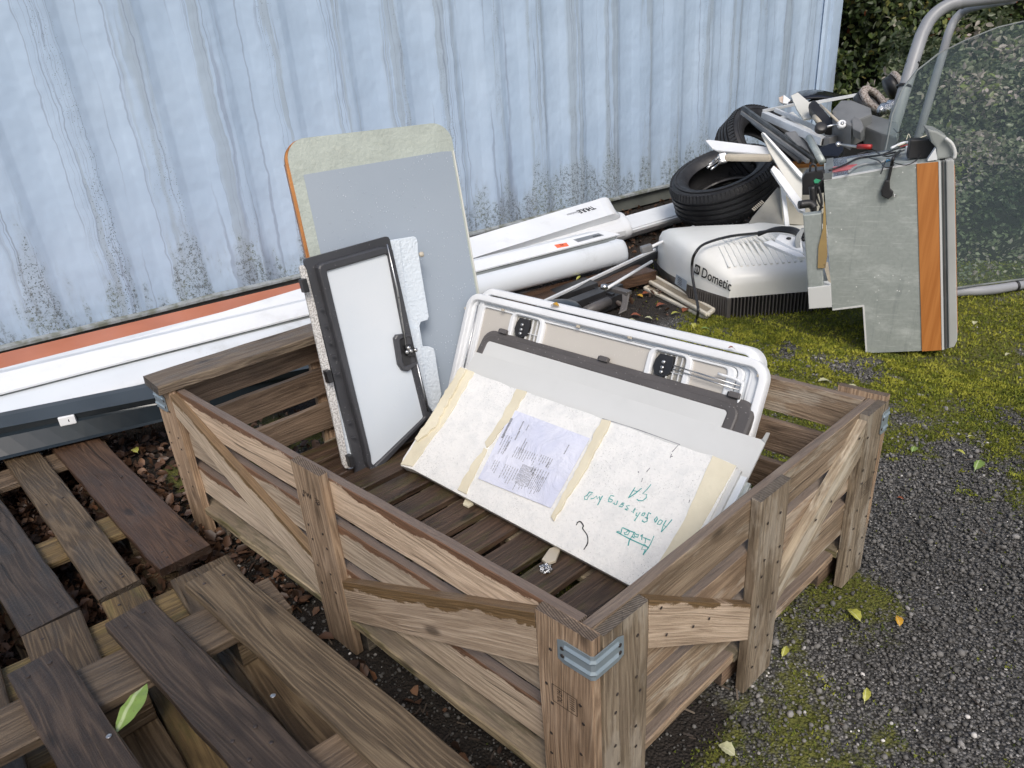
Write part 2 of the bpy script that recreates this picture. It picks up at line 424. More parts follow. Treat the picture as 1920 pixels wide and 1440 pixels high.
M_['pal_mid'] = wood('olive_plank_wood', (.17, .135, .095), (.098, .074, .050), (.038, .028, .019), stain=.3, rough=.6, cath=1.4)
M_['pal_cross'] = wood('purple_grey_cross_wood', (.22, .172, .13), (.13, .098, .072), (.048, .035, .026), stain=.35, rough=.65)
M_['pal_yellow'] = wood('mossy_yellow_cross_wood', (.25, .19, .095), (.14, .10, .05), (.048, .034, .018), stain=.4, moss=.35)
M_['white'] = pmat('white_awning_paint', (.80, .82, .84), (.74, .76, .78), 3, .32, dirt=.16, dcol=(.25, .24, .19))
M_['silver'] = pmat('silver_awning_paint', (.74, .78, .82), (.69, .73, .77), 2.5, .27, metal=.08, dirt=.3, dcol=(.25, .25, .2))
M_['seam'] = pmat('grey_rubber_seam', (.20, .22, .22), (.13, .14, .14), 8, .5)
M_['anth'] = pmat('anthracite_paint', (.018, .026, .034), (.013, .019, .025), 6, .3, dirt=.12, dcol=(.1, .1, .09))
M_['orange'] = pmat('terracotta_board', (.50, .165, .08), (.44, .14, .065), 5, .4, dirt=.10, dcol=(.3, .12, .08))
M_['plastic_w'] = pmat('white_plastic', (.78, .80, .82), (.72, .74, .76), 5, .3, dirt=.10, dcol=(.35, .32, .26))
M_['plastic_g'] = pmat('dark_grey_plastic', (.058, .060, .068), (.045, .046, .052), 8, .42, drops=.8)
M_['plastic_b'] = pmat('brown_grey_plastic', (.10, .092, .09), (.078, .072, .07), 8, .45, drops=1.0)
M_['cream'] = pmat('cream_hatch_panel', (.56, .53, .48), (.52, .49, .45), 2, .38, drops=.25)
M_['pale'] = pmat('pale_grey_hatch_panel', (.68, .72, .76), (.60, .66, .72), 2, .30, drops=.4)
M_['light_board'] = pmat('light_grey_board', (.60, .61, .60), (.56, .57, .56), 3, .45, dirt=.06)
M_['door'] = pmat('blue_grey_door_sheet', (.30, .35, .41), (.27, .32, .38), 2, .42, drops=1.0)
M_['door_glue'] = pmat('grey_green_glue_band', (.40, .445, .405), (.35, .39, .355), 14, .5, bump=.3, bscale=90, dirt=.3, dcol=(.55, .58, .50))
M_['edge_wood'] = wood('orange_edge_wood', (.55, .26, .075), (.42, .18, .045), (.24, .09, .02), stain=.2, grain=.4, rough=.5)
M_['black'] = pmat('black_plastic', (.018, .018, .02), (.028, .028, .03), 12, .4)
M_['black_gloss'] = pmat('glossy_black_paint', (.01, .012, .018), (.014, .016, .022), 5, .12, dirt=.05, dcol=(.3, .32, .3))
M_['rubber'] = pmat('tyre_rubber', (.014, .014, .016), (.026, .026, .028), 14, .6, r2=.42, dirt=.12, dcol=(.12, .11, .10))
M_['chrome'] = pmat('bright_steel', (.62, .63, .64), (.5, .5, .5), 10, .25, metal=1.0, r2=.4)
M_['alu'] = pmat('satin_aluminium', (.74, .76, .78), (.66, .68, .70), 8, .33, metal=.2, dirt=.15)
M_['galv'] = None
M_['grey_mid'] = pmat('grey_plastic_housing', (.19, .195, .20), (.135, .14, .145), 7, .45, dirt=.2, dcol=(.2, .2, .19))
M_['grey_tube'] = pmat('grey_tube_paint', (.30, .31, .33), (.25, .26, .28), 6, .4, dirt=.15)
M_['beige'] = pmat('aged_beige_plastic', (.52, .47, .38), (.45, .40, .32), 6, .5, dirt=.3)
M_['white_dirty'] = pmat('soiled_white_panel', (.62, .62, .58), (.52, .52, .47), 4, .45, dirt=.35, dcol=(.28, .26, .2))
M_['foam'] = pmat('cream_foam', (.72, .67, .52), (.64, .59, .45), 8, .8, bump=.35, bscale=25, dirt=.12, dcol=(.3, .27, .17))
M_['dark_edge'] = pmat('dark_slab_edge', (.11, .105, .10), (.07, .065, .06), 14, .7, dirt=.4, dcol=(.3, .29, .27))
M_['foil'] = pmat('crumpled_foil', (.75, .76, .78), (.5, .52, .55), 30, .22, metal=1.0, bump=1.0, bscale=55)
M_['red'] = pmat('red_plastic', (.42, .03, .03), None, 8, .4)
M_['redtape'] = pmat('red_label_print', (.50, .07, .08), (.6, .2, .2), 40, .5)
M_['green'] = pmat('green_sticker', (.06, .42, .22), None, 8, .5)
M_['tagorange'] = pmat('fluorescent_orange_tag', (.90, .17, .07), None, 8, .5)
M_['ink'] = pmat('black_print', (.015, .015, .018), None, 8, .5)
M_['inkgrey'] = pmat('grey_print', (.16, .17, .19), (.3, .3, .32), 200, .6)
M_['inkfade'] = pmat('faded_print', (.30, .32, .40), (.42, .44, .52), 90, .6)
M_['teal'] = pmat('teal_marker_ink', (.035, .30, .30), (.10, .40, .38), 60, .6)
M_['stampink'] = pmat('burnt_stamp', (.045, .03, .022), (.08, .055, .04), 60, .8)
M_['nail'] = pmat('rusty_nail_head', (.035, .028, .025), (.07, .055, .05), 200, .5, metal=.3)
M_['nail_b'] = pmat('bright_screw_head', (.6, .6, .6), (.4, .4, .4), 200, .3, metal=.9)
M_['purple_sticker'] = pmat('pale_blue_sticker', (.42, .50, .58), (.36, .44, .52), 40, .4)
M_['blueclip'] = pmat('blue_wire_clip', (.03, .25, .5), None, 8, .4)
M_['spin'] = pmat('grey_cable', (.28, .30, .31), None, 8, .5)
M_['plate'] = pmat('silver_name_plate', (.36, .37, .38), (.3, .31, .32), 8, .35, metal=.5)

def m_galv():
    s = NT('galvanised_steel_sheet'); v = s.obj()
    sp = s.n('ShaderNodeTexVoronoi', {'Vector': v, 'Scale': 130.0}).outputs['Color']
    spv = s.sep(sp)[0]
    col = s.mix(spv, (.335, .37, .355), (.375, .41, .395))
    sm = s.noise(s.mapping(v, (3, 7, 3), rot=(0, 0, .2)), 1.8, 8, .76)
    col = s.mix(s.math('MULTIPLY', s.step(sm, .47, .70), .75), col, (.58, .62, .60))
    sc2 = s.noise(s.mapping(v, (5, 90, 5)), 1.3, 6, .75)
    col = s.mix(s.math('MULTIPLY', s.step(sc2, .56, .66), .5), col, (.62, .65, .63))
    vs = s.noise(s.mapping(v, (26, 2, 26)), 1.0, 4, .7); col = s.mix(s.math('MULTIPLY', s.step(vs, .56, .70), .35), col, (.22, .25, .245))
    spk = s.math('MULTIPLY', s.step(s.vor(v, 55), .13, .07), s.step(s.noise(v, 5, 3), .50, .60)); col = s.mix(spk, col, (.85, .87, .86))
    dv = s.vor(v, 60); gate = s.step(s.noise(v, 12, 2), .52, .60)
    dm = s.math('MULTIPLY', s.step(dv, .2, .12), gate)
    s.bump(s.math('ADD', s.math('MULTIPLY', dm, .2), s.math('MULTIPLY', s.noise(v, 5, 2), .6)), .2, .01)
    return s.done(col, .46, .28)
M_['galv'] = m_galv()
def m_mesh():
    s = NT('beige_mesh'); v = s.obj(); h = s.vor(v, 210, rnd=.1); s.bump(h, 1.0, .004)
    return s.done(s.mix(s.step(h, .25, .5), (.16, .13, .09), (.42, .36, .27)), .7)
M_['beige_mesh'] = m_mesh(); M_['beige_pale'] = pmat('pale_beige_plastic', (.66, .62, .53), (.58, .53, .43), 6, .45, dirt=.25)

def m_hammer():
    s = NT('hammered_white_sheet'); v = s.obj()
    h = s.n('ShaderNodeTexVoronoi', {'Vector': s.vadd(v, s.mapping(s.noise(v, 30, 2, col=True), (.02,)*3)), 'Scale': 150.0}, feature='SMOOTH_F1').outputs['Distance']
    s.bump(h, .5, .004)
    return s.done(s.mix(s.noise(v, 10, 3), (.66, .74, .82), (.74, .80, .86)), .28, .0)
M_['hammer'] = m_hammer()
def m_grain_plastic():
    s = NT('speckled_foam_edge'); v = s.obj()
    s.bump(s.noise(v, 260, 4), .8, .004)
    return s.done(s.mix(s.step(s.noise(v, 240, 3), .45, .6), (.70, .69, .67), (.40, .38, .36)), .7)
M_['speckle'] = m_grain_plastic()
def m_slabface():
    s = NT('flaking_white_slab_face'); v = s.obj()
    n1 = s.noise(v, 22, 8, .75); n2 = s.noise(v, 160, 4, .7)
    col = s.mix(s.step(n1, .40, .70), (.80, .80, .78), (.69, .70, .69))
    col = s.mix(s.math('MULTIPLY', s.step(n2, .56, .70), .5), col, (.42, .43, .42))
    spk = s.step(s.vor(v, 240), .20, .08); gate = s.step(s.noise(v, 7, 4), .50, .62)
    col = s.mix(s.math('MULTIPLY', spk, s.math('MULTIPLY', gate, .9)), col, (.10, .10, .09))
    fl = s.step(s.noise(s.mapping(v, (1, 1, 1)), 13, 10, .82), .60, .66)
    col = s.mix(s.math('MULTIPLY', fl, .35), col, (.52, .53, .50))
    s.bump(s.math('ADD', n1, s.math('MULTIPLY', n2, .4)), .5, .006)
    return s.done(col, .75)
M_['slabface'] = m_slabface()
def m_paper():
    s = NT('wet_printed_paper'); v = s.obj()
    col = s.mix(s.step(s.noise(v, 9, 5, .6), .35, .7), (.72, .74, .84), (.60, .63, .77))
    s.bump(s.noise(v, 14, 6, .6, dist=1.2), .8, .012)
    return s.done(col, .22)
M_['paper'] = m_paper()
def m_carpaint():
    s = NT('terracotta'); return s.m
def m_orangestripe():
    s = NT('orange_brown_trim_veneer'); v = s.obj()
    g = s.noise(s.mapping(v, (40, 1.6, 40)), 1.5, 5, .6)
    return s.done(s.mix(s.step(g, .3, .75), (.50, .20, .055), (.38, .135, .032)), .42)
M_['stripe'] = m_orangestripe()
def m_brake():
    s = NT('corroded_ring_metal'); v = s.obj()
    return s.done(s.mix(s.step(s.noise(v, 120, 4, .7), .48, .58), (.46, .41, .37), (.16, .11, .09)), .75, .1)
M_['corroded'] = m_brake()

def m_container():
    s = NT('streaked_pale_blue_container_paint'); v = s.obj(); x, y, z = s.sep(v)   # X along wall, Z up
    wob = s.math('MULTIPLY_ADD', s.math('SUBTRACT', s.noise(s.comb(s.math('MULTIPLY', x, 6), 0.0, s.math('MULTIPLY', z, 4.0)), 1.6, 3), .5), .045, x)
    wob2 = s.math('MULTIPLY_ADD', s.math('SUBTRACT', s.noise(s.comb(s.math('MULTIPLY', x, 30), 4.0, s.math('MULTIPLY', z, 16.0)), 1.0, 2), .5), .007, wob)
    base = s.mix(s.step(s.noise(s.comb(s.math('MULTIPLY', x, 1.2), 0.0, z), 1.4, 4), .35, .7), (.40, .515, .665), (.45, .565, .71))
    # runs gather under each groove, strong under some and absent under others
    cell = s.math('MULTIPLY_ADD', wob, 1/.278, .62); ph = s.math('FRACT', cell); cid = s.math('FLOOR', cell)
    zone = s.step(s.math('ABSOLUTE', s.math('SUBTRACT', ph, .5)), .27, .16)
    cg = s.math('FRACT', s.math('MULTIPLY', s.math('SINE', s.math('MULTIPLY', cid, 12.9898)), 43758.5))
    reach = s.noise(s.comb(s.math('MULTIPLY', wob, 14), 3.0, s.math('MULTIPLY', z, .8)), 1.0, 2)
    gatec = s.step(s.math('MULTIPLY_ADD', cg, .35, reach), .52, .62)
    zg = s.math('MULTIPLY', zone, gatec)
    runs = s.noise(s.comb(s.math('MULTIPLY', wob2, 24.0), 0.0, s.math('MULTIPLY', z, .45)), 1.0, 2, .5)
    rm = s.math('MULTIPLY', s.step(runs, .500, .512), zg)
    col = s.mix(s.math('MULTIPLY', rm, .62), base, (.34, .41, .48))
    lines = s.noise(s.comb(s.math('MULTIPLY', wob2, 48.0), 5.0, s.math('MULTIPLY', z, .40)), 1.0, 1, .5)
    lm = s.math('MULTIPLY', s.step(s.math('ABSOLUTE', s.math('SUBTRACT', lines, .52)), .022, .010), s.math('MULTIPLY_ADD', zg, .85, s.math('MULTIPLY', s.step(cg, .55, .6), .0)))
    col = s.mix(s.math('MULTIPLY', lm, .75), col, (.24, .29, .385))
    solo = s.noise(s.comb(s.math('MULTIPLY', wob2, 5.5), 8.0, s.math('MULTIPLY', z, .05)), 1.0, 0, .5)
    sm_ = s.step(s.math('ABSOLUTE', s.math('SUBTRACT', solo, .5)), .0075, .0035)
    col = s.mix(s.math('MULTIPLY', s.math('MULTIPLY', sm_, s.step(reach, .40, .5)), .6), col, (.25, .30, .40))
    # mould specks gathered in the same bands, thicker towards the sill
    gate = s.step(s.noise(s.comb(s.math('MULTIPLY', x, 3.2), 2.0, s.math('MULTIPLY', z, .5)), 1.2, 3, .6), .42, .60)
    band = s.math('MULTIPLY', zone, gate)
    low = s.step(z, .50, .10); lowb = s.step(z, .95, .12)
    grime = s.noise(s.comb(s.math('MULTIPLY', wob, 7.0), 1.0, s.math('MULTIPLY', z, 1.8)), 1.6, 7, .70)
    farx = s.math('MULTIPLY', s.math('MULTIPLY', s.step(x, 1.1, 1.9), low), .10)
    gm = s.step(s.math('SUBTRACT', s.math('ADD', farx, s.math('ADD', s.math('MULTIPLY', low, s.math('MULTIPLY_ADD', s.noise(s.comb(s.math('MULTIPLY', x, 3.1), 4.0, s.math('MULTIPLY', z, 1.5)), 1.0, 3), 1.25, -.43)), s.math('MULTIPLY_ADD', lowb, .08, s.math('MULTIPLY_ADD', zone, .10, grime)))), .03), .60, .84)
    fineg = s.noise(s.comb(x, 0.0, z), 48.0, 7, .78)
    dens = s.math('MAXIMUM', s.math('MULTIPLY', band, s.math('MULTIPLY_ADD', lowb, .35, .62)), gm)
    sp = s.vor(s.comb(x, 0.0, s.math('MULTIPLY', z, .9)), 150.0)
    spm = s.math('MULTIPLY', s.step(s.math('SUBTRACT', s.math('MULTIPLY', dens, .36), sp), .0, .06), s.step(s.math('MULTIPLY_ADD', dens, .10, fineg), .50, .58))
    sp2 = s.vor(s.comb(x, 2.0, z), 60.0)
    big = s.math('MULTIPLY', s.step(s.math('SUBTRACT', s.math('MULTIPLY_ADD', dens, .09, .03), sp2), .0, .03), s.step(s.noise(s.comb(x, 0.0, z), 6.0, 3), .48, .58))
    spm = s.math('MAXIMUM', spm, big)
    col = s.mix(s.math('MULTIPLY', gm, .36), col, (.29, .34, .38))
    col = s.mix(s.math('MULTIPLY', spm, .82), col, (.075, .09, .09))
    wash = s.math('MULTIPLY', s.step(s.math('MULTIPLY_ADD', low, .06, fineg), .54, .64), s.step(gm, .25, .9))
    gr = s.step(s.noise(s.comb(s.math('MULTIPLY', x, 6), 7.0, s.math('MULTIPLY', z, 3)), 1.5, 4), .46, .62)
    col = s.mix(s.math('MULTIPLY', wash, .72), col, s.mix(gr, (.085, .095, .09), (.12, .135, .065)))
    s.bump(s.noise(s.comb(s.math('MULTIPLY', x, 3), 0.0, s.math('MULTIPLY', z, 2.5)), 1.6, 3), .3, .05)
    return s.done(col, s.mix(gm, (.36,)*3, (.7,)*3), 0.0)
M_['container'] = m_container()
M_['container_base'] = pmat('grey_green_container_sill', (.15, .16, .145), (.10, .11, .10), 3, .6, dirt=.3, dcol=(.06, .06, .045))
M_['rail_lip'] = pmat('grimy_white_lip', (.30, .33, .35), (.14, .15, .12), 22, .6, dirt=.6, dcol=(.07, .075, .045))

def m_leaf(name, stops, rough=.45, trans=.25):
    s = NT(name); a = s.n('ShaderNodeAttribute', attribute_name='rnd').outputs['Fac']
    col = s.ramp(a, stops)
    v = s.n('ShaderNodeNewGeometry').outputs['Position']
    k = s.math('MULTIPLY_ADD', s.noise(v, 3.0, 3), .9, .55)
    col = s.mix(1.0, col, s.comb(k, k, k), 'MULTIPLY')
    s.done(col, rough)
    if trans:
        t = s.n('ShaderNodeBsdfTranslucent', {'Color': col}); mx = s.n('ShaderNodeMixShader', {0: trans})
        s.t.links.new(s.b.outputs[0], mx.inputs[1]); s.t.links.new(t.outputs[0], mx.inputs[2])
        s.t.links.new(mx.outputs[0], s.t.nodes['Material Output'].inputs[0])
    return s.m
M_['hedge_leaf'] = m_leaf('ivy_bramble_leaf', [(0, (.018, .032, .012)), (.35, (.040, .066, .022)), (.7, (.085, .125, .034)), (.90, (.17, .20, .06)), (.955, (.24, .20, .06)), (.975, (.30, .05, .03)), (1, (.12, .06, .035))])
M_['cover_leaf'] = m_leaf('ground_cover_leaf', [(0, (.045, .065, .030)), (.35, (.12, .15, .075)), (.62, (.22, .24, .15)), (.8, (.34, .30, .26)), (.93, (.46, .38, .36)), (1, (.20, .24, .07))], rough=.4)
M_['litter'] = m_leaf('dead_leaf', [(0, (.035, .021, .014)), (.5, (.095, .050, .030)), (.8, (.17, .09, .052)), (.93, (.28, .17, .10)), (1, (.33, .10, .04))], rough=.5, trans=0)
M_['chips'] = m_leaf('bark_chip', [(0, (.02, .015, .012)), (.6, (.055, .04, .03)), (.9, (.15, .12, .09)), (1, (.36, .33, .27))], rough=.8, trans=0)
M_['stone'] = m_leaf('gravel_stone', [(0, (.05, .048, .045)), (.40, (.135, .13, .122)), (.75, (.26, .25, .24)), (.92, (.42, .41, .39)), (1, (.62, .60, .57))], rough=.75, trans=0)
M_['moss'] = m_leaf('moss_tuft', [(0, (.05, .075, .010)), (.4, (.13, .16, .016)), (.75, (.25, .265, .026)), (1, (.38, .37, .05))], rough=.8, trans=.2)

def m_ground():
    s = NT('gravel_soil'); v = s.n('ShaderNodeNewGeometry').outputs['Position']
    ms = s.n('ShaderNodeAttribute', attribute_name='moss').outputs['Fac']; so_ = s.n('ShaderNodeAttribute', attribute_name='soil').outputs['Fac']
    c = s.n('ShaderNodeTexVoronoi', {'Vector': v, 'Scale': 190.0}); cv = s.sep(c.outputs['Color'])[0]
    peb = s.ramp(cv, [(0, (.04, .038, .035)), (.5, (.125, .12, .112)), (.85, (.25, .24, .23)), (1, (.46, .45, .43))])
    c2 = s.n('ShaderNodeTexVoronoi', {'Vector': v, 'Scale': 260.0}); cv2 = s.sep(c2.outputs['Color'])[0]
    peb = s.mix(.4, peb, s.ramp(cv2, [(0, (.02, .02, .02)), (1, (.16, .16, .16))]))
    peb = s.mix(s.step(c.outputs['Distance'], .35, .75), peb, (.03, .028, .024))
    green = s.mix(s.noise(v, 75, 5, .7), (.05, .058, .012), (.18, .180, .030))
    big = s.noise(v, 14, 5, .7)
    mm = s.step(s.math('ADD', s.math('ADD', ms, s.math('MULTIPLY', s.math('SUBTRACT', big, .5), .9)), s.math('MULTIPLY', s.math('SUBTRACT', s.noise(v, 60, 5, .7), .5), 1.0)), .40, .72)
    col = s.mix(mm, peb, green)
    soil = s.mix(s.noise(v, 50, 6, .7), (.010, .008, .006), (.035, .026, .02))
    col = s.mix(s.step(so_, .3, .7), col, soil)
    h = s.math('ADD', s.math('MULTIPLY', c.outputs['Distance'], -.6), s.math('MULTIPLY', s.noise(v, 110, 4), 1.0))
    s.bump(h, .9, .01)
    return s.done(col, .85)
M_['ground'] = m_ground()

def m_glass():
    s = NT('tinted_windscreen_glass')
    g = s.n('ShaderNodeBsdfGlossy', {'Color': (.92, .95, .93, 1), 'Roughness': .012})
    t = s.n('ShaderNodeBsdfTransparent', {'Color': (.90, .935, .915, 1)})
    v = s.n('ShaderNodeTexCoord').outputs['Object']
    bmp = s.n('ShaderNodeBump', {'Height': s.noise(v, 5, 2), 'Strength': .03, 'Distance': .01}); s.set(g.inputs['Normal'], bmp.outputs[0])
    fr = s.n('ShaderNodeLayerWeight', {'Blend': .5}); f = s.math('MULTIPLY_ADD', s.math('POWER', fr.outputs['Facing'], 4.5), .8, .036, clamp=True)
    mx = s.n('ShaderNodeMixShader', {0: f}); s.t.links.new(t.outputs[0], mx.inputs[1]); s.t.links.new(g.outputs[0], mx.inputs[2])
    s.t.links.new(mx.outputs[0], s.t.nodes['Material Output'].inputs[0]); return s.m
M_['glass'] = m_glass()

# ================================================================== STRUCTURE: ground
KS = -.077                                             # skew of the crate sides
def cr(a, b, z): return A(a+KS*b, b, z)                # crate coordinates
def fbm(x, y, s): return noise.fractal(Vector((x*s, y*s, 3.7)), 0.8, 2.0, 4)
def moss_at(x, y):
    """0 gravel .. 1 moss, from where the photograph has green"""
    n = fbm(x, y, 1.9)*.55 + fbm(x+9, y, 6.0)*.34 + fbm(x+4, y+7, 15.0)*.30 + fbm(x+4, y+7, 48.0)*.22
    d = (x-.95)+(.45-y)*.30                      # band of bare gravel along the right side of the crate
    m = .80 + n
    band = abs(-(x-.95)*.48+(y+.10)*.88)            # worn strip of bare gravel leading away from the crate
    ext = max(0, min(1, (1.60-x)/.50))*max(0, min(1, (x-.42)/.25))
    m -= .62*max(0, 1-band/.46)**1.3*ext
    m -= .60*max(0, 1-math.hypot((x-.92)/.16, (y-.06)/.30)); m += .22*max(0, 1-math.hypot((x-.30)/.30, (y+.08)/.18)); m += .20*max(0, 1-math.hypot((x-.72)/.12, (y-.0)/.12))
    m -= .28*max(0, 1-math.hypot((x-.62)/.45, (y+.26)/.25))
    if y < -.02 and x < 1.1: m -= .20
    if x > 1.25: m += .06
    if x > 1.3 and y > -.3: m += .14
    m -= .9*max(0, 1-math.hypot((x-1.55)/.55, (y-1.25)/.55))     # dark wet patch by the rooftop unit
    return max(0, min(1, m))
def soil_at(x, y):
    n = fbm(x+3, y+5, 2.2)*.35
    left = 1 if x < -.02+KS*y+.10 else 0
    s_ = 0.0
    if y > 1.25: s_ = max(s_, min(1, (y-1.25+n*.6)*2.2)) * (1 if x < 4.2 else .3)
    if x < .05+KS*y: s_ = max(s_, .95)
    if -.02 < x < .80 and .0 < y < 1.25: s_ = max(s_, .35 if x > .35 else .8)
    s_ = max(s_, min(1, max(0, 1-math.hypot((x-1.7)/.6, (y-1.5)/.45))*2.0+n))
    return max(0, min(1, s_))
xs = np.concatenate([np.arange(-30, -1.5, 2.5), np.arange(-1.5, 6, .05), np.arange(6, 32, 2.5)])
ys = np.concatenate([np.arange(-30, -1.5, 2.5), np.arange(-1.5, 5, .05), np.arange(5, 32, 2.5)])
GV = []; ms = []; sl_ = []
for y in ys:
    for x in xs:
        near = -1.5 <= x <= 6 and -1.5 <= y <= 5
        GV.append((x, y, (fbm(x, y, 3.0)*.004-.002) if near else -.002))
        ms.append(moss_at(x, y) if near else .6); sl_.append(soil_at(x, y) if near else 0)
nx = len(xs); GF = [(j*nx+i, j*nx+i+1, (j+1)*nx+i+1, (j+1)*nx+i) for j in range(len(ys)-1) for i in range(nx-1)]
g = mesh('ground', GV, GF, M_['ground'], None, Matrix.Identity(4), smooth=True, kind='structure')
a = g.data.attributes.new('moss', 'FLOAT', 'POINT'); a.data.foreach_set('value', np.array(ms, np.float32))
a = g.data.attributes.new('soil', 'FLOAT', 'POINT'); a.data.foreach_set('value', np.array(sl_, np.float32))

# ================================================================== STRUCTURE: container
WD = nrm((.9959, -.0909, 0)); WN = nrm((-.0909, -.9959, 0))      # along the wall / towards the viewer
WP = A(0, 2.765, 0)
def wall(s, z, off=0.0): return WP + WD*s + A(0, 0, z) + WN*off
ct = thing('shipping_container', 'pale blue corrugated shipping container streaked with grey runs and mould', 'container', wall(2.3, 0))
S0, S1, HT = -.80, 5.312, 2.46
prof = []; s_ = S0+.16; side = 0
while s_ < S1-.36:
    prof += [(s_, 0.0), (s_+.085, 0.0), (s_+.094, -.0015), (s_+.122, -.0130), (s_+.131, -.0145), (s_+.214, -.0145), (s_+.223, -.0130), (s_+.266, -.0015)]; s_ += .278
prof += [(s_, 0.0), (S1-.20, 0.0)]
V = []; Fc = []
zs = [.10, .6, 1.2, 1.8, HT-.1]
for z in zs:
    for s, o in prof: V.append(wall(s, z, o-.012))
k = len(prof)
for j in range(len(zs)-1):
    for i in range(k-1): Fc.append((j*k+i, j*k+i+1, (j+1)*k+i+1, (j+1)*k+i))
mesh('corrugated_panel', V, Fc, M_['container'], ct, frame(wall(0, 0), WD, y=-WN), smooth=True)
FR = frame(wall(0, 0), WD, y=-WN)
def cbox(name, s0, s1, z0, z1, o0, o1, mat):
    V = [wall(s, z, o) for s in (s0, s1) for z in (z0, z1) for o in (o0, o1)]
    Fc = [(0, 1, 3, 2), (4, 6, 7, 5), (0, 4, 5, 1), (2, 3, 7, 6), (0, 2, 6, 4), (1, 5, 7, 3)]
    return mesh(name, V, Fc, mat, ct, FR)
# corner post: a folded profile with two grooves
pf = [(S1-.20, -.012), (S1-.185, .004), (S1-.150, .004), (S1-.140, -.010), (S1-.120, -.010), (S1-.110, .010), (S1, .010), (S1+.004, .006), (S1+.004, -.16)]
V = [wall(s, z, o) for z in (.06, HT) for s, o in pf]; k = len(pf)
mesh('corner_post', V, [(i, i+1, k+i+1, k+i) for i in range(k-1)], M_['container'], ct, FR)
pf = [(S0, -.16), (S0, .010), (S0+.14, .010), (S0+.155, -.012), (S0+.16, -.012)]
V = [wall(s, z, o) for z in (.06, HT) for s, o in pf]; k = len(pf)
mesh('corner_post', V, [(i, i+1, k+i+1, k+i) for i in range(k-1)], M_['container'], ct, FR)
cbox('end_wall', S1-.02, S1, .1, HT, -2.4, -.165, M_['container'])
cbox('end_wall', S0, S0+.02, .1, HT, -2.4, -.165, M_['container'])
cbox('back_wall', S0+.02, S1-.02, .1, HT, -2.42, -2.40, M_['container'])
cbox('roof', S0, S1, HT, HT+.04, -2.44, .006, M_['container'])
cbox('top_rail', S0+.2, S1-.21, HT-.10, HT-.002, -.10, .004, M_['container'])
cbox('bottom_rail', S0+.01, S1-.01, .012, .096, -.10, -.02, M_['container_base'])
# dented sill lip at the foot of the corrugation
V = []; n_ = 150
for i in range(n_+1):
    s = S0+.01+(S1-S0-.02)*i/n_; w_ = .004*fbm(s, 0, 2.5)
    V += [wall(s, .112+w_, -.013), wall(s, .104+w_, .006+w_*.5), wall(s, .094+w_*.4, .007+w_*.5), wall(s, .090, -.018)]
mesh('sill_lip', V, [(4*i+j, 4*i+j+1, 4*i+4+j+1, 4*i+4+j) for i in range(n_) for j in range(3)], M_['rail_lip'], ct, FR)

# ================================================================== CRATE
L_, W_, H_ = 1.223, .816, .385
crate = thing('wooden_crate', 'low open slatted wooden crate with metal corner brackets holding loose hatches', 'crate', (0, 0, 0))
T = .0165
def P_(name, a, b, z0, z1, axis, mat, lab=None):
    """post: a,b centre in plan; axis the width direction; """
    if axis == 'y': V, F_ = board_mesh(z1-z0, .088, T, seg=5, ch=.0015)
    p0, p1 = cr(a, b, z0), cr(a, b, z1)
    wd = A(KS, 1, 0) if axis == 'y' else A(1, 0, 0)
    o = board(name, p0, p1, wd, .089 if axis == 'y' else .086, T, mat, crate, seg=6, ch=.0015)
    return tag(o, lab)
for b, z1, m in ((.045, H_+.002, 'post'), (.603, H_+.013, 'post'), (L_-.045, H_+.003, 'post')):
    P_('post', T/2, b, .002, z1, 'y', M_[m])
for a, z1, m in ((.0625, H_-.004, 'post_pale'), (.414, H_+.004, 'post_pale'), (.768, H_+.001, 'post_pale')):
    P_('post', a, T/2, .002, z1, 'x', M_[m])
for b in (.045, .603, L_-.045): P_('post', W_-T/2, b, .002, H_+(.010 if b < .1 else .002), 'y', M_['post'])
for a in (.0625, .414, .752): P_('post', a, L_-T/2, .002, H_-.002, 'x', M_['post'])
def slat(a0, b0, a1, b1, zc, w, mat, name='slat'):
    return board(name, cr(a0, b0, zc), cr(a1, b1, zc), (0, 0, 1), w, .0165, mat, crate, seg=14, ch=.0012, wob=.0014)
o_ = T+.0085
for zc, w in ((.3495, .071), (.2555, .070), (.159, .072)):
    slat(o_, .036, o_, L_-.036, zc, w, M_['slat'])
    slat(.018, o_, W_-.018, o_, zc, w, M_['slat_pale'])
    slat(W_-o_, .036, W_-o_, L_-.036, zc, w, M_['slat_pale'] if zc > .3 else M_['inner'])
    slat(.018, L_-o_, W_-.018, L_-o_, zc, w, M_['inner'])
def Lp(u, v, o=0.0): return onp(u, v, (o, 0, 0), (1, -KS, 0))
def Rp(u, v, o=0.0): return onp(u, v, (0, o, 0), (0, 1, 0))
nl = nrm((-1, KS, 0)); nr = A(0, -1, 0)
def brace(p, n, mat):
    """four corners: upper-left, upper-right, lower-right, lower-left on the side plane"""
    x = p[1]-p[0]; return prism('brace', p, n, T-.001, mat, crate, xdir=x, bevel=.0012)
yA, yM0, yM1, yB = .0905, .557, .649, 1.132
def lf(b, z, o=.001): return cr(o, b, z)
brace([lf(yM0, .178), lf(yA, .378), lf(yA, .288), lf(yM0, .088)], nl, M_['brace'])
brace([lf(yB, .381), lf(yM1, .196), lf(yM1, .100), lf(yB-.0, .330)], nl, M_['brace'])
def rf(a_, z, o=.001): return A(a_, o, z)
brace([rf(.108, .379), rf(.3695, .196), rf(.3695, .122), rf(.108, .297)], nr, M_['brace'])
brace([rf(.459, .198), rf(.723, .377), rf(.723, .308), rf(.459, .142)], nr, M_['post_pale'])
brace([A(W_+KS*.66-.001, .66, .2), A(W_+KS*1.12-.001, 1.12, .38), A(W_+KS*1.12-.001, 1.12, .29), A(W_+KS*.66-.001, .66, .11)], (1, -KS, 0), M_['post'])
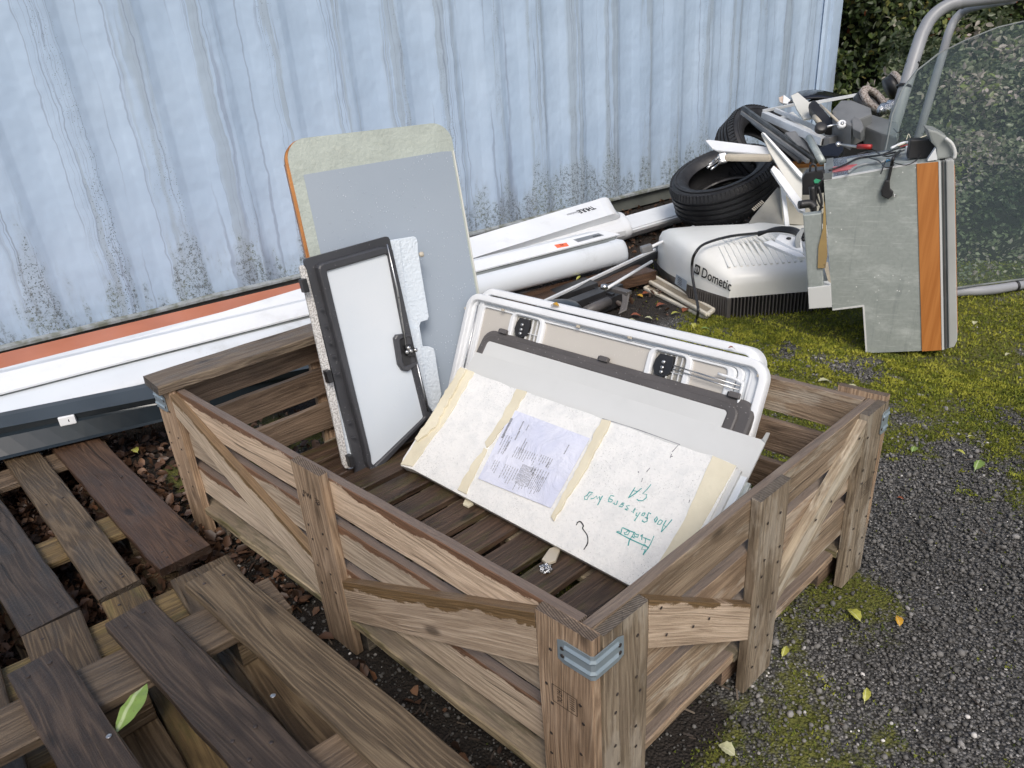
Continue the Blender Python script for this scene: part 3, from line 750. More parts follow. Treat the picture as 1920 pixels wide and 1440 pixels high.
brace([A(.46+KS*L_, L_-.001, .38), A(.70+KS*L_, L_-.001, .2), A(.70+KS*L_, L_-.001, .11), A(.46+KS*L_, L_-.001, .29)], (0, 1, 0), M_['post'])
# deck slats, bearers and blocks
for i in range(13):
    b = .0905+.0945*i-.0375+.03
    if b > L_-.05: break
    board('deck_slat', cr(.038, b, .0965), cr(W_-.038, b, .0965), (0, 1, 0), .0745, .0165, M_['deck'], crate, seg=8)
for a_ in (.052, W_/2, W_-.052):
    board('bearer', cr(a_, .02, .0785), cr(a_, L_-.02, .0785), (1, 0, 0), .095 if a_ != .052 else .100, .0165, M_['mossy'], crate, seg=14, wob=.003)
board('bearer', cr(.105, .058, .078), cr(W_-.105, .058, .078), (0, 1, 0), .080, .0165, M_['slat_pale'], crate, seg=10)
for a_ in (.070, W_/2, W_-.070):
    for b in (.085, .60, L_-.080):
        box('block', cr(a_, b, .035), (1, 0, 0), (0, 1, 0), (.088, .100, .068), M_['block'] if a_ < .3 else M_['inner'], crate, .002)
# loose cap plank lying on the far short side
board('cap_plank', cr(-.016, L_-.050, H_+.014), cr(W_-.02, L_-.050, H_+.011), (0, 1, 0), .092, .022, M_['rim'], crate, seg=14, wob=.002)
# bent steel corner brackets with pressed ribs and nails
steel = pmat('zinc_bracket', (.42, .50, .56), (.34, .42, .48), 9, .42, metal=.6, dirt=.2)
def bracket(c, e1, e2, z0, z1, l1, l2, n1, n2):
    V = []; rows = []
    zz = [z0, z0+.006, z0+.010, z0+.014, (z0+z1)/2, z1-.014, z1-.010, z1-.006, z1]; hh = [0, 0, .0022, 0, 0, 0, .0022, 0, 0]
    cols = [(e1, l1, n1), (e1, l1*.82, n1), (e1, l1*.78, n1), (e1, .012, n1), (e1, .002, n1), (e2, .002, n2), (e2, .012, n2), (e2, l2*.78, n2), (e2, l2*.82, n2), (e2, l2, n2)]
    for iz, z in enumerate(zz):
        for ic, (e, l, n) in enumerate(cols):
            zc = z
            if ic in (0, len(cols)-1): zc = min(max(z, z0+.004), z1-.004)
            h = hh[iz] if 2 <= ic <= 7 else 0
            V.append(c+e*l+n*(.0016+h)+A(0, 0, zc))
    k = len(cols)
    o = mesh('bracket', V, [(j*k+i, j*k+i+1, (j+1)*k+i+1, (j+1)*k+i) for j in range(len(zz)-1) for i in range(k-1)], steel, crate)
    sd_ = o.modifiers.new('t', 'SOLIDIFY'); sd_.thickness = .0012; sd_.offset = 0
    for e, l, n in ((e1, l1, n1), (e2, l2, n2)):
        for z in (z0+.012, z1-.014):
            lathe('nail', [(0.0, .0012), (.0028, .0008), (.0032, 0), (0, 0)], c+e*l*.86+n*.0022+A(0, 0, z), n, M_['nail'], o, 8)
eY = nrm((KS, 1, 0)); eX = A(1, 0, 0)
bracket(A(0, 0, 0), eY, eX, .326, .364, .053, .054, nl, nr)
bracket(cr(0, L_, 0), -eY, eX, .330, .371, .060, .060, nl, A(0, 1, 0))
bracket(A(W_, 0, 0), -eX, eY, .322, .368, .030, .06, nr, nrm((1, -KS, 0)))
# nails on the posts and braces
def nail_on(p, n, par, mat='nail', r=.0024): return lathe('nail', [(0.0, .0006), (r, .0004), (r*1.1, 0), (0, 0)], np.asarray(p), n, M_[mat], par, 8)
for b in (.02, .07, .585, .625, L_-.07, L_-.02):
    for z in (.14, .18, .24, .27, .335): nail_on(lf(b+random.uniform(-.006, .006), z, -.0012), nl, crate)
for a_ in (.04, .085, .39, .435, .74, .79):
    for z in (.05, .09, .14, .18, .24, .27, .34): nail_on(rf(a_+random.uniform(-.006, .006), z, -.0012), nr, crate)
for u, v in ((1240, 1140), (1330, 1160), (1250, 1190), (1300, 1175), (1612, 822), (1559, 940), (1530, 975)): nail_on(Rp(u, v, -.0012), nr, crate)
# burnt stamps
ex = -eY
text('stamp_mark', 'PW  33', Lp(584, 933, -.0012), nrm(Lp(605, 948)-Lp(567, 922)), nl, .011, M_['stampink'], crate, width=.050, bold=.01)
def stamp(c, x, y, n):
    sw, sh = .030, .040
    pl = [[c-x*sw/2-y*sh/2, c+x*sw/2-y*sh/2, c+x*sw/2+y*sh/2, c-x*sw/2+y*sh/2, c-x*sw/2-y*sh/2]]
    V = []; Fc = []
    for P in [[pl[0][0], pl[0][1]], [pl[0][1], pl[0][2]], [pl[0][2], pl[0][3]], [pl[0][3], pl[0][0]], [c-x*sw/2+y*sh*.12, c+x*sw/2+y*sh*.12]]:
        v, f = ribbon([P], n, .0010); b = len(V); V += v; Fc += [tuple(q+b for q in ff) for ff in f]
    for j in range(6):
        p = c-x*sw*.36+x*sw*.13*j+y*sh*.31; v, f = ribbon([[p-y*sh*.10, p+y*sh*.10]], n, .0012); b = len(V); V += v; Fc += [tuple(q+b for q in ff) for ff in f]
    o = mesh('stamp_mark', V, Fc, M_['stampink'], crate)
    text('stamp_letters', 'HT', c-x*sw*.2-y*sh*.2, x, n, .008, M_['stampink'], o, width=.010, bold=.01)
    text('stamp_letters', 'DL', c+x*sw*.22-y*sh*.2, x, n, .008, M_['stampink'], o, width=.010, bold=.01)
stamp(Lp(1059, 1312, -.0012), A(0, 0, -1), -eY, nl)
stamp(Rp(1623, 915, -.0012), A(0, 0, -1), eX*1.0, nr)

# ================================================================== PALLETS (left foreground)
def plank(name, q, z, th, mat, par, ext=(0, 0), taper=0, label=None):
    """plank from pixel edges: q = (left-edge a, left-edge b, right-edge a, right-edge b) on the plane z"""
    la, lb, ra, rb = [gz(*p, z) for p in q]
    d = nrm((lb-la)/np.linalg.norm(lb-la)+(rb-ra)/np.linalg.norm(rb-ra))
    wv = A(-d[1], d[0], 0); w = abs((la-ra)@wv)
    c0 = (la+ra)/2; c1 = c0+d*np.linalg.norm(rb-ra)
    m = (la+ra)/2; p0 = m+d*((-(m-la)@d)) if False else m
    o = board(name, p0-d*ext[0]-A(0, 0, th/2), c1+d*ext[1]-A(0, 0, th/2), wv, w, th, mat, par, seg=14, ch=.002, wob=.0022)
    return tag(o, label), (p0, d, wv, w)
ZA, ZB = .120, .240
palA = thing('wooden_pallet', 'weathered pallet by the leaf litter, its boards running under the dark awning box', 'pallet', (-.3, 1.3, 0), 'old wooden pallets in the left foreground')
palC = thing('wooden_pallet', 'lower mossy pallet of the stack, mostly hidden beneath the loose looking upper one', 'pallet', (-.3, .4, 0), 'old wooden pallets in the left foreground')
palB = thing('wooden_pallet', 'upper dark wet pallet of the stack in the bottom left corner', 'pallet', (-.3, .3, .12), 'old wooden pallets in the left foreground')
infoB = []
for q, m in ((((345, 1093), (700, 1440), (428, 1053), (880, 1425)), 'pal_mid'), (((190, 1165), (440, 1440), (287, 1127), (600, 1440)), 'pal_dark'), (((10, 1260), (95, 1440), (115, 1215), (290, 1440)), 'pal_dark')):
    o, inf = plank('plank', q, ZB, .018, M_[m], palB, (0, .55)); infoB.append((o, inf))
# two further planks of the upper pallet left of the frame
p0, d, wv, w = infoB[2][1]
for k_ in (1, 2): board('plank', p0-A(.145*k_, 0, .009), p0-A(.145*k_, 0, .009)+d*1.15, wv, w, .018, M_['pal_dark'], palB, seg=10)
infoA = []
for q, m in ((((105, 850), (300, 1070), (200, 835), (395, 1020)), 'pal_brown'), (((5, 880), (185, 1125), (80, 855), (262, 1085)), 'pal_mid'), (((-20, 1070), (40, 1190), (0, 935), (150, 1138)), 'pal_dark')):
    (la, lb, ra, rb) = [gz(*p, ZA) for p in q]
    if m == 'pal_dark': la = lb+(la-lb)*2.7; 
    d = nrm(rb-ra); wv = A(-d[1], d[0], 0); w = abs((lb-rb)@wv); e1 = (lb+rb)/2
    o = board('plank', e1-A(0, 0, .009), e1-d*1.0-A(0, 0, .009), wv, w, .018, M_[m], palA, seg=14, wob=.0022); infoA.append((o, (e1, -d, wv, w)))
for k_ in (1, 2): board('plank', e1-A(.135*k_, 0, .009), e1-A(.135*k_, 0, .009)-d*1.0, wv, w, .018, M_['pal_brown'], palA, seg=10)
# lower pallet deck boards, continuing under the upper pallet
infoC = []
for q, m in ((((315, 1082), (345, 1100), (432, 1044), (470, 1075)), 'pal_mid'), (((193, 1133), (205, 1150), (268, 1092), (300, 1120)), 'pal_yellow'), (((38, 1190), (50, 1215), (150, 1148), (190, 1200)), 'pal_mid')):
    la, lb, ra, rb = [gz(*p, ZA) for p in q]; e1 = (la+ra)/2; d = A(-KS*0-.04, -1, 0); d = nrm(-d*-1); wv = A(-d[1], d[0], 0); w = abs((la-ra)@wv)
    o = board('plank', e1-A(0, 0, .009), e1+d*1.15-A(0, 0, .009), wv, w, .018, M_[m], palC, seg=12, wob=.0022); infoC.append((o, (e1, d, wv, w)))
for k_ in (1, 2): board('plank', e1-A(.135*k_, 0, .009), e1-A(.135*k_, 0, .009)+d*1.15, wv, w, .018, M_['pal_mid'], palC, seg=10)
def under(par, y_list, z_top, x0, x1, dd, cross, blockm, slope=0.0, xs_=(-.62, -.40, -.20), bot=True, zb=0.0):
    for i, y in enumerate(y_list):
        m = cross[i % len(cross)]
        board('cross_board', A(x0, y+.01, z_top-.027), A(x1, y-.02, z_top-.027), (0, 1, 0), .098, .017, M_[m], par, seg=14, wob=.002)
        for x in xs_:
            box('block', A(x+slope*(y), y, (z_top-.036+zb+.018)/2), (1, .02, 0), (0, 1, 0), (.085, .090, z_top-.036-zb-.018), M_[blockm], par, .002)
    if bot:
        for x in xs_: board('bottom_board', A(x, y_list[0]+.07, zb+.009), A(x-.01, y_list[-1]-.07, zb+.009), (1, 0, 0), .09, .016, M_['pal_mid'], par, seg=10)
under(palA, [.745+.10, 1.22, 1.66], ZA, -.78, -.155, 1, ['pal_yellow', 'pal_yellow', 'pal_cross'], 'pal_mid', xs_=(-.70, -.46, -.205))
under(palC, [.67, .24, -.22], ZA, -.80, -.17, 1, ['pal_yellow', 'pal_cross', 'pal_mid'], 'block', xs_=(-.72, -.47, -.215))
under(palB, [.585, .22, -.25], ZB, -.74, -.150, 1, ['pal_cross', 'pal_cross', 'pal_cross'], 'pal_mid', xs_=(-.66, -.42, -.20), zb=ZA+.001)
def nails_plank(o, inf, ds, ts, z, mats='nail'):
    p0, d, wv, w = inf
    for a_ in ds:
        for b in ts:
            nail_on(A(*(p0+d*(a_+random.uniform(-.006, .006))+wv*w*b)[:2], z+.0003), (0, 0, 1), o, mats, .0030)
for o, inf in infoB: nails_plank(o, inf, (.03, .36, .40), (-.22, .2), ZB)
for o, inf in infoA: nails_plank(o, inf, (.03, .05, .45), (-.25, .22), ZA)
for o, inf in infoC: nails_plank(o, inf, (.03,), (-.2,), ZA)
for (u, v), (o, _i) in (((512, 1304), infoB[0]), ((204, 1380), infoB[2])): nail_on(gz(u, v, ZB+.0004), (0, 0, 1), o, 'nail_b', .0036)

# brown planks lying on the ground behind the crate, under the awnings
for (a0, a1, w_, z_, m, lab) in (((930, 590), (1230, 515), .13, .05, 'pal_brown', 'long dark brown plank under the awnings behind the white hatches'),):
    p0, p1 = gz(*a0, z_), gz(*a1, z_)
    o = board('plank', p0+(p0-p1)*.8+A(0, .05, 0), p1+A(0, .05, 0), (.2, 1, 0), w_, .05, M_[m], None, seg=14); tag(o, lab, 'plank')

# ================================================================== AWNINGS
GRP = 'awning boxes lying along the container'
def ln(qa, qb, za, zb, ea=0.0, eb=0.0):
    a_, b_ = gz(*qa, za), gz(*qb, zb); d = b_-a_; return a_-d*ea, b_+d*eb
def sheet(name, lines, mat, par, smooth=False, seg=24, close=False):
    """skin through a list of ridge lines (pairs of 3-D points)"""
    V = []; Fc = []
    for i in range(seg+1):
        t = i/seg
        for a_, b_ in lines: V.append(a_+(b_-a_)*t)
    k = len(lines)
    for i in range(seg):
        for j in range(k if close else k-1): j2 = (j+1) % k; Fc.append((i*k+j, i*k+j2, (i+1)*k+j2, (i+1)*k+j))
    if close: Fc.append(tuple(range(k))); Fc.append(tuple(seg*k+j for j in range(k-1, -1, -1)))
    a_, b_ = lines[0]
    o = mesh(name, V, Fc, mat, par, frame((a_+b_)/2, b_-a_, z=(0, 0, 1)), smooth=smooth)
    bm = bmesh.new(); bm.from_mesh(o.data); bmesh.ops.recalc_face_normals(bm, faces=bm.faces); bm.to_mesh(o.data); bm.free()
    return o
def sh(l, v): return (l[0]+v, l[1]+v)
def arc(l0, l1, bulge, k):
    """ridge lines on an arc from l0 to l1 bulging outwards"""
    out = []
    for i in range(1, k):
        t = i/k; f = math.sin(math.pi*t)
        out.append(tuple(a_+(b_-a_)*(.5-.5*math.cos(math.pi*t))+bulge*f for a_, b_ in zip(l0, l1)))
    return out
toV = nrm((-.1, -1, -.05))
# awning 3 (front, silver roll)
a3 = thing('awning_box', 'silver rounded awning cassette in front of the row, orange tag on its white top plate', 'awning', gz(1000, 530, .1), GRP)
pe = ln((0, 737), (1163, 439), .235, .205, .25, 0)         # lower edge of the top plate
pb = ln((0, 700), (1128, 432), .262, .225, .25, 0)         # far edge of the top plate
pbb = sh(pb, A(0, .09, -.02))
gr = ln((0, 746), (1155, 452), .222, .190, .25, 0)          # top of the roll
bo = ln((0, 786), (1160, 496), .188, .075, .25, 0)
sheet('top_plate', [pbb, pb, pe, sh(pe, A(0, .002, -.006)), sh(pb, A(0, 0, -.010)), sh(pbb, A(0, 0, -.006))], M_['white'], a3, close=True)
sheet('groove', [sh(pe, A(0, .012, -.007)), sh(gr, A(0, .012, .0))], M_['seam'], a3)
roll = [gr]+arc(gr, bo, A(-.01, -.030, -.004), 8)+[bo, sh(bo, A(0, .05, -.01)), sh(bo, A(0, .11, .03)), sh(gr, A(0, .11, 0))]
sheet('roll_housing', roll, M_['silver'], a3, smooth=False, close=True)
for p in a3.children:
    if p.name.startswith('roll'):
        p.data.shade_smooth(); 
        try: p.data.set_sharp_from_angle(angle=math.radians(40))
        except Exception: pass
def endcap(name, roll, mat, par, ln_=.045, inset=(1.0, .985, .93, .80), grow=1.02):
    E = [b_ for a_, b_ in roll]; dirn = nrm(roll[0][1]-roll[0][0]); c = sum(E)/len(E); V = []; k = len(E)
    ds = [-.03, .0, ln_*.55, ln_*.85, ln_]; sc_ = [grow, grow, grow*inset[1], grow*inset[2], grow*inset[3]]
    for d_, s_c in zip(ds, sc_):
        for e in E: V.append(c+(e-c)*s_c+dirn*d_)
    Fc = [(j*k+i, j*k+(i+1) % k, (j+1)*k+(i+1) % k, (j+1)*k+i) for j in range(4) for i in range(k)]+[tuple(4*k+i for i in range(k))]
    o = mesh(name, V, Fc, mat, par, smooth=True)
    bm = bmesh.new(); bm.from_mesh(o.data); bmesh.ops.recalc_face_normals(bm, faces=bm.faces); bm.to_mesh(o.data); bm.free()
    o.data.shade_smooth()
    try: o.data.set_sharp_from_angle(angle=math.radians(50))
    except Exception: pass
    return o
endcap('end_cap', roll, M_['silver'], a3, .05)
npl = nrm(np.cross(pe[1]-pe[0], pb[1]-pe[1])); npl = npl if npl[2] > 0 else -npl
def onpe(u, v): return onp(u, v, pe[1]+npl*.0006, npl)
prism('name_plate', [onpe(*q) for q in ((1075, 449), (1122, 437), (1133, 441), (1084, 454))], npl, .0005, M_['plate'], a3)
text('lettering', 'THULE', onpe(1119, 442.5), -nrm(pe[1]-pe[0]), npl, .011, M_['ink'], a3, width=.045, bold=.02, extr=.0016)
o = prism('price_tag', [onpe(*q) for q in ((1039, 459), (1062, 455), (1067, 461), (1045, 465))], npl, .0005, M_['tagorange'], a3)
text('lettering', '92', onpe(1053, 459.5), -nrm(pe[1]-pe[0]), npl, .012, M_['ink'], o, width=.018, extr=.0016)
# awning 1 (back, THULE lettering, slanted top face)
a1 = thing('awning_box', 'rearmost long white awning cassette with black lettering upside down near its end', 'awning', gz(1000, 430, .1), GRP)
t1 = ln((200, 650), (1129, 371), .225, .235, .35, 0); f1 = ln((200, 701), (1146, 402), .185, .185, .35, 0); b1 = ln((200, 712), (1156, 409), .160, .150, .35, 0)
body1 = [t1, f1, b1, sh(b1, A(0, .06, -.06)), sh(t1, A(0, .03, -.12)), sh(t1, A(0, .012, -.02))]
sheet('cassette', body1, M_['white'], a1, close=True)
endcap('end_cap', body1, M_['white'], a1, .055, (1, .96, .86, .70), 1.012)
n1 = nrm(np.cross(f1[1]-f1[0], t1[1]-f1[1])); n1 = n1 if n1[2] > 0 else -n1
def on1(u, v): return onp(u, v, f1[1], n1)
text('lettering', 'THULE', on1(1099.5, 393.5), -nrm(f1[1]-f1[0]), n1, .034, M_['ink'], a1, width=.122, bold=.04, extr=.001)
text('lettering', 'Omnistor', on1(1074, 400.5), -nrm(f1[1]-f1[0]), n1, .020, M_['inkgrey'], a1, width=.085, extr=.001)
# awning 2 (middle, OMNISTOR with red emblem)
a2 = thing('awning_box', 'middle white awning cassette with small red emblem, wedged between two longer looking ones', 'awning', gz(1100, 450, .1), GRP)
t2 = ln((0, 697), (1158, 399), .235, .150, .2, 0); m2 = ln((0, 715), (1176, 425), .225, .110, .2, 0); b2 = ln((0, 760), (1172, 449), .12, .035, .2, 0)
body2 = [t2]+arc(t2, m2, A(0, -.004, .010), 3)+[m2]+arc(m2, b2, A(-.002, -.022, -.004), 4)+[b2, sh(b2, A(.0, .10, -.0)), sh(t2, A(0, .06, -.03)), sh(t2, A(0, .03, .0))]
o = sheet('cassette', body2, M_['white'], a2, close=True)
endcap('end_cap', body2, M_['white'], a2, .035, (1, .99, .95, .86), 1.015)
n2 = nrm(np.cross(m2[1]-m2[0], t2[1]-m2[1])); n2 = n2 if n2[2] > 0 else -n2
def on2(u, v): return onp(u, v, (t2[1]+m2[1])/2+n2*.013, n2)
text('lettering', 'OMNISTOR', on2(1142, 411.5), -nrm(m2[1]-m2[0]), n2, .016, M_['inkgrey'], a2, width=.085, bold=.02, extr=.004)
o = lathe('emblem', [(0, .001), (.011, .0008), (.012, 0), (0, 0)], on2(1157.5, 406)+n2*.004, n2, M_['red'], a2, 8, smooth=False)
# awning 4 (short visible piece toward the tyre)
a4 = thing('awning_box', 'white awning cassette reaching furthest right, its end under the big tyre', 'awning', gz(1230, 410, .05), GRP)
t4 = ln((1060, 437), (1268, 378), .11, .11, .3, .15); m4 = ln((1060, 466), (1276, 401), .085, .085, .3, .15); m5 = ln((1060, 470), (1277, 405), .078, .078, .3, .15); b4 = ln((1060, 483), (1281, 416), .02, .02, .3, .15)
sheet('cassette', [t4, m4, sh(m4, A(0, .006, -.004)), m5]+arc(m5, b4, A(0, -.012, 0), 3)+[b4, sh(b4, A(0, .09, 0)), sh(t4, A(0, .015, -.03))], M_['white'], a4, close=True)
# anthracite awning at the left
a5 = thing('awning_box', 'anthracite awning box with a white bracket, front of the row at the left edge', 'awning', gz(150, 800, .15), GRP)
e5 = .8
t5 = ln((0, 781), (293, 722), .205, .205, .4, 1.3); r5 = ln((0, 803), (298, 745), .200, .200, .4, 1.3)
i5 = sh(r5, A(0, .012, -.020)); j5 = ln((0, 821), (303, 757), .176, .176, .4, 1.3)
k5 = ln((0, 857), (309, 784), .132, .132, .4, 1.3); l5 = ln((0, 863), (310, 789), .128, .128, .4, 1.3)
sheet('box_housing', [t5, r5, i5, j5, k5, l5, sh(l5, A(0, .10, 0)), sh(t5, A(0, .03, 0))], M_['anth'], a5, close=True)
gd5 = nrm(j5[1]-j5[0]); gm5 = (onp(127, 786, j5[0]+A(0, 0, .010), (0, 0, 1)))
o = box('bracket', gm5, gd5, A(-gd5[1], gd5[0], 0), (.040, .022, .026), M_['plastic_w'], a5, .003)
lathe('bolt_hole', [(0, .001), (.005, .001), (.005, 0), (0, 0)], gm5+A(.003, -.0112, .0), nrm((-.08, -1, .0)), M_['ink'], o, 10)
# terracotta board by the wall
ob_t = ln((0, 663), (590, 523), .135, .135, .3, .9); ob_b = ln((0, 692), (590, 536), .128, .150, .3, .9)
ob_b = ln((0, 693), (590, 549), .125, .125, .3, .9)
otb = thing('terracotta_board', 'long terracotta coloured flat board lying along the foot of the container', 'board', gz(300, 610, .12))
sheet('board_face', [ob_t, ob_b, sh(ob_b, A(0, 0, -.10)), sh(ob_t, A(0, 0, -.10))], M_['orange'], otb, close=True)
sheet('edge_trim', [sh(ob_b, A(0, -.001, .001)), sh(ob_b, A(0, -.010, .001)), sh(ob_b, A(0, -.010, -.05)), sh(ob_b, A(0, -.001, -.05))], M_['white'], otb, close=True)

# ================================================================== PANELS IN THE CRATE
UY = A(-.0768, .997, 0)
def pln(x0, z0, el):
    e = math.radians(el); Wd = A(.997*math.cos(e), .0768*math.cos(e), math.sin(e)); n = nrm(np.cross(Wd, UY)); n = n if n[0] < 0 else -n
    return A(x0, 0, z0), UY, Wd, n
def y4(x, y): return (740+x/2.526, 530+y/2.526)
def zz8(x, y): return (900+x/4.8, 760+y/4.8)
# --- flaking white foam slab
sp = pln(.372, .130, 36)
def S(q): return onp(*q, sp[0], sp[3])
slab = thing('foam_slab', 'flaking white insulation slab with cream strips, a paper sheet and teal handwriting', 'panel', sp[0]+UY*.5)
outl = [y4(320, 398), y4(372, 425), y4(640, 525), y4(990, 645), y4(1240, 738), y4(1505, 818), y4(1620, 868)]
ptsS = [S(q) for q in outl]
r_top, r_bot = ptsS[-1], S((1185, 1088))
lowR = r_bot-UY*.015
jag = []
for i in range(len(ptsS)-1):
    for k_ in range(6):
        t = k_/6; p = ptsS[i]*(1-t)+ptsS[i+1]*t; jag.append(p+sp[2]*random.uniform(-.0018, .0018)+UY*0)
jag.append(r_top)
lowL = S(y4(28, 866))
rb = r_top-sp[2]*.285
outline = jag+[rb, S(y4(86, 885)), lowL, S(y4(40, 830))]
prism('slab_core', outline, sp[3], .024, M_['slabface'], slab, xdir=UY, bevel=.0015)
prism('slab_backing', [p-sp[3]*.0242 for p in outline], sp[3], .004, M_['dark_edge'], slab, xdir=UY)
def strip(q, th=.0035, wob=.0022, name='foam_strip'):
    P = [S(p) for p in q]; out = []
    for i in range(len(P)):
        a_, b_ = P[i], P[(i+1) % len(P)]; m = max(1, int(np.linalg.norm(b_-a_)/.012))
        for k_ in range(m): t = k_/m; out.append(a_*(1-t)+b_*t+UY*random.uniform(-wob, wob))
    return prism(name, [p+sp[3]*th for p in out], sp[3], th-.0002, M_['foam'], slab, xdir=sp[2], bevel=.001)
strip([y4(318, 404), y4(378, 425), y4(255, 640), y4(85, 872), y4(30, 862), y4(110, 745), y4(230, 540)])
strip([y4(318, 408), y4(345, 418), y4(200, 690), y4(118, 760), y4(108, 748), y4(180, 640)], .010, .003)
strip([y4(578, 505), y4(625, 517), y4(560, 640), y4(440, 785), y4(430, 760), y4(510, 640)])
strip([y4(428, 785), y4(440, 792), y4(340, 1003), y4(298, 982), y4(365, 870)])
strip([y4(985, 652), y4(1028, 660), y4(930, 850), y4(755, 1130), y4(742, 1112), y4(860, 900)], .006)
strip([y4(1507, 820), y4(1618, 868), y4(1440, 1180), y4(1225, 1420), y4(1200, 1410), y4(1370, 1130)], .002, .0006)
pp = [S(q) for q in (y4(563, 603), y4(927, 740), y4(742, 1070), y4(398, 930))]
paper = prism('paper_sheet', [p+sp[3]*.0030 for p in pp], sp[3], .0006, M_['paper'], slab, xdir=UY)
def PB(fx, fy, off=.0034):      # bilinear on the paper: fx along its long lines
    a_, b_, c_, d_ = pp; return (a_*(1-fx)+b_*fx)*(1-fy)+(d_*(1-fx)+c_*fx)*fy+sp[3]*off
V = []; Fc = []; rs = random.Random(5)
def addr(P, w):
    v, f = ribbon([P], sp[3], w, .0004); b = len(V); V.extend(v); Fc.extend([tuple(q+b for q in ff) for ff in f])
for (x0, x1, y0, y1, nl_) in ((.28, .55, .44, .60, 10), (.60, .74, .42, .56, 6), (.58, .78, .60, .72, 7), (.25, .42, .70, .93, 6), (.45, .62, .62, .97, 12), (.63, .78, .68, .97, 8), (.06, .16, .35, .62, 4), (.10, .16, .70, .90, 3)):
    for i in range(nl_):
        x = x0+(x1-x0)*i/max(1, nl_-1); e = rs.uniform(.55, 1.0); yv = y0
        while yv < y0+(y1-y0)*e:
            l = rs.uniform(.015, .05); addr([PB(x, yv), PB(x, min(yv+l, y1))], .0013); yv += l+rs.uniform(.004, .012)
for x, y0, y1, w in ((.045, .12, .40, .006), (.20, .10, .22, .003), (.21, .24, .36, .0035), (.28, .12, .19, .0022), (.33, .30, .52, .0022), (.36, .34, .50, .0022), (.15, .42, .60, .0022), (.83, .18, .30, .0022), (.72, .47, .55, .0025)):
    yv = y0
    while yv < y1: addr([PB(x, yv), PB(x, yv+.012)], w); yv += .017
mesh('print', V, Fc, M_['inkgrey'], paper, frame(pp[0], UY, z=sp[3]))
def h6(x, y): return (1080+x/5.95, 890+y/5.95)
strokes = [
 [(872,682),(840,760),(808,818),(750,897)],[(750,897),(775,838),(732,836),(760,775),(808,818)],[(780,705),(772,765)],[(752,703),(832,733)],   # M
 [(743,668),(733,730)],[(722,690),(745,670)],                                                                                     # i
 [(668,668),(700,672),(690,700),(655,692),(650,668),(672,655)],                                                                   # e
 [(655,640),(620,700),(595,740),(583,795)],[(625,690),(655,710)],[(590,625),(660,650)],                                            # t
 [(590,615),(560,650),(540,645),(545,668),(580,672),(598,640),(575,622)],                                                         # e
 [(517,592),(500,662),(485,632),(452,640)],[(452,640),(500,662)],[(520,592),(590,622)],                                            # r
 [(490,660),(600,718),(710,768),(808,812)],                                                                                       # underline
 [(1073,502),(1010,580),(952,642)],[(952,642),(978,560),(1008,590)],[(978,560),(1008,510)],                                        # N
 [(950,548),(968,520),(945,505),(925,520),(908,553),(940,558),(955,540)],[(885,540),(878,500),(905,470),(908,500),(890,530)],       # e u
 [(838,440),(812,425),(795,470),(795,520),(765,532),(738,518),(750,505)],[(770,478),(805,490)],                                    # F
 [(775,428),(748,430),(733,455),(755,462),(775,430)],                                                                             # a
 [(718,420),(690,465),(652,517)],[(690,465),(668,455),(682,425)],                                                                 # h
 [(662,372),(640,430),(622,408)],[(640,400),(665,385)],                                                                            # r
 [(600,345),(562,350),(585,385),(545,385)],[(575,402),(548,385)],                                                                  # z
 [(540,322),(520,318),(498,340),(480,355),(515,362),(532,340),(510,330)],                                                         # e
 [(467,292),(452,335),(432,335),(430,315),(415,328)],                                                                             # u
 [(428,242),(390,232),(372,262),(362,300),(395,308),(410,285),(378,270)],                                                          # g
 [(298,237),(270,290),(242,342)],[(270,290),(262,245),(238,272),(232,240),(200,265),(165,272)],                                    # W
 [(190,202),(150,195),(125,235),(97,245),(98,278),(125,280),(140,245),(180,212)],                                                 # B
 [(838,110),(800,160),(745,215),(788,222),(785,260),(745,292),(700,292),(680,275)],                                               # G
 [(662,140),(622,205),(585,262)],[(735,152),(665,210),(585,262)],[(638,180),(690,190)]]                                           # A
v, f = ribbon([[S(h6(*q)) for q in P] for P in strokes], sp[3], .0020, .0008, False)
mesh('handwriting', v, f, M_['teal'], slab, frame(S(zz8(1300, 950)), UY, z=sp[3]))
v, f = ribbon([[S(zz8(*q)) for q in [(868,1080),(880,1055),(905,1048),(932,1085),(925,1110),(965,1170),(970,1240),(935,1300)]]], sp[3], .0024, .0008)
mesh('crack', v, f, M_['ink'], slab)
v, f = ribbon([[S(zz8(*q)) for q in P] for P in ([(1725,440),(1712,475)],[(1735,460),(1715,465)],[(1785,360),(1730,420)],[(1530,565),(1500,600)],[(1425,595),(1430,608)],[(1465,655),(1455,690)],[(1100,120),(1300,180),(1480,240),(1800,355)],[(1890,850),(1880,880)])], sp[3], .0016, .0008)
mesh('scratch', v, f, M_['inkgrey'], slab)
# layered right end of the slab
endc = (r_top+rb)/2
for i, (th0, th1, m, e) in enumerate(((.004, .012, 'light_board', .030), (.013, .019, 'pale', .042), (.020, .027, 'galv', .050), (.028, .033, 'light_board', .060))):
    a0 = r_top+UY*.02-sp[3]*th0-sp[2]*(.004+.006*i); b0 = rb+UY*.02-sp[3]*th0
    prism('end_layer', [a0, a0-UY*e, b0-UY*e, b0], sp[3], th1-th0, M_[m], slab, xdir=sp[2], bevel=.0012)
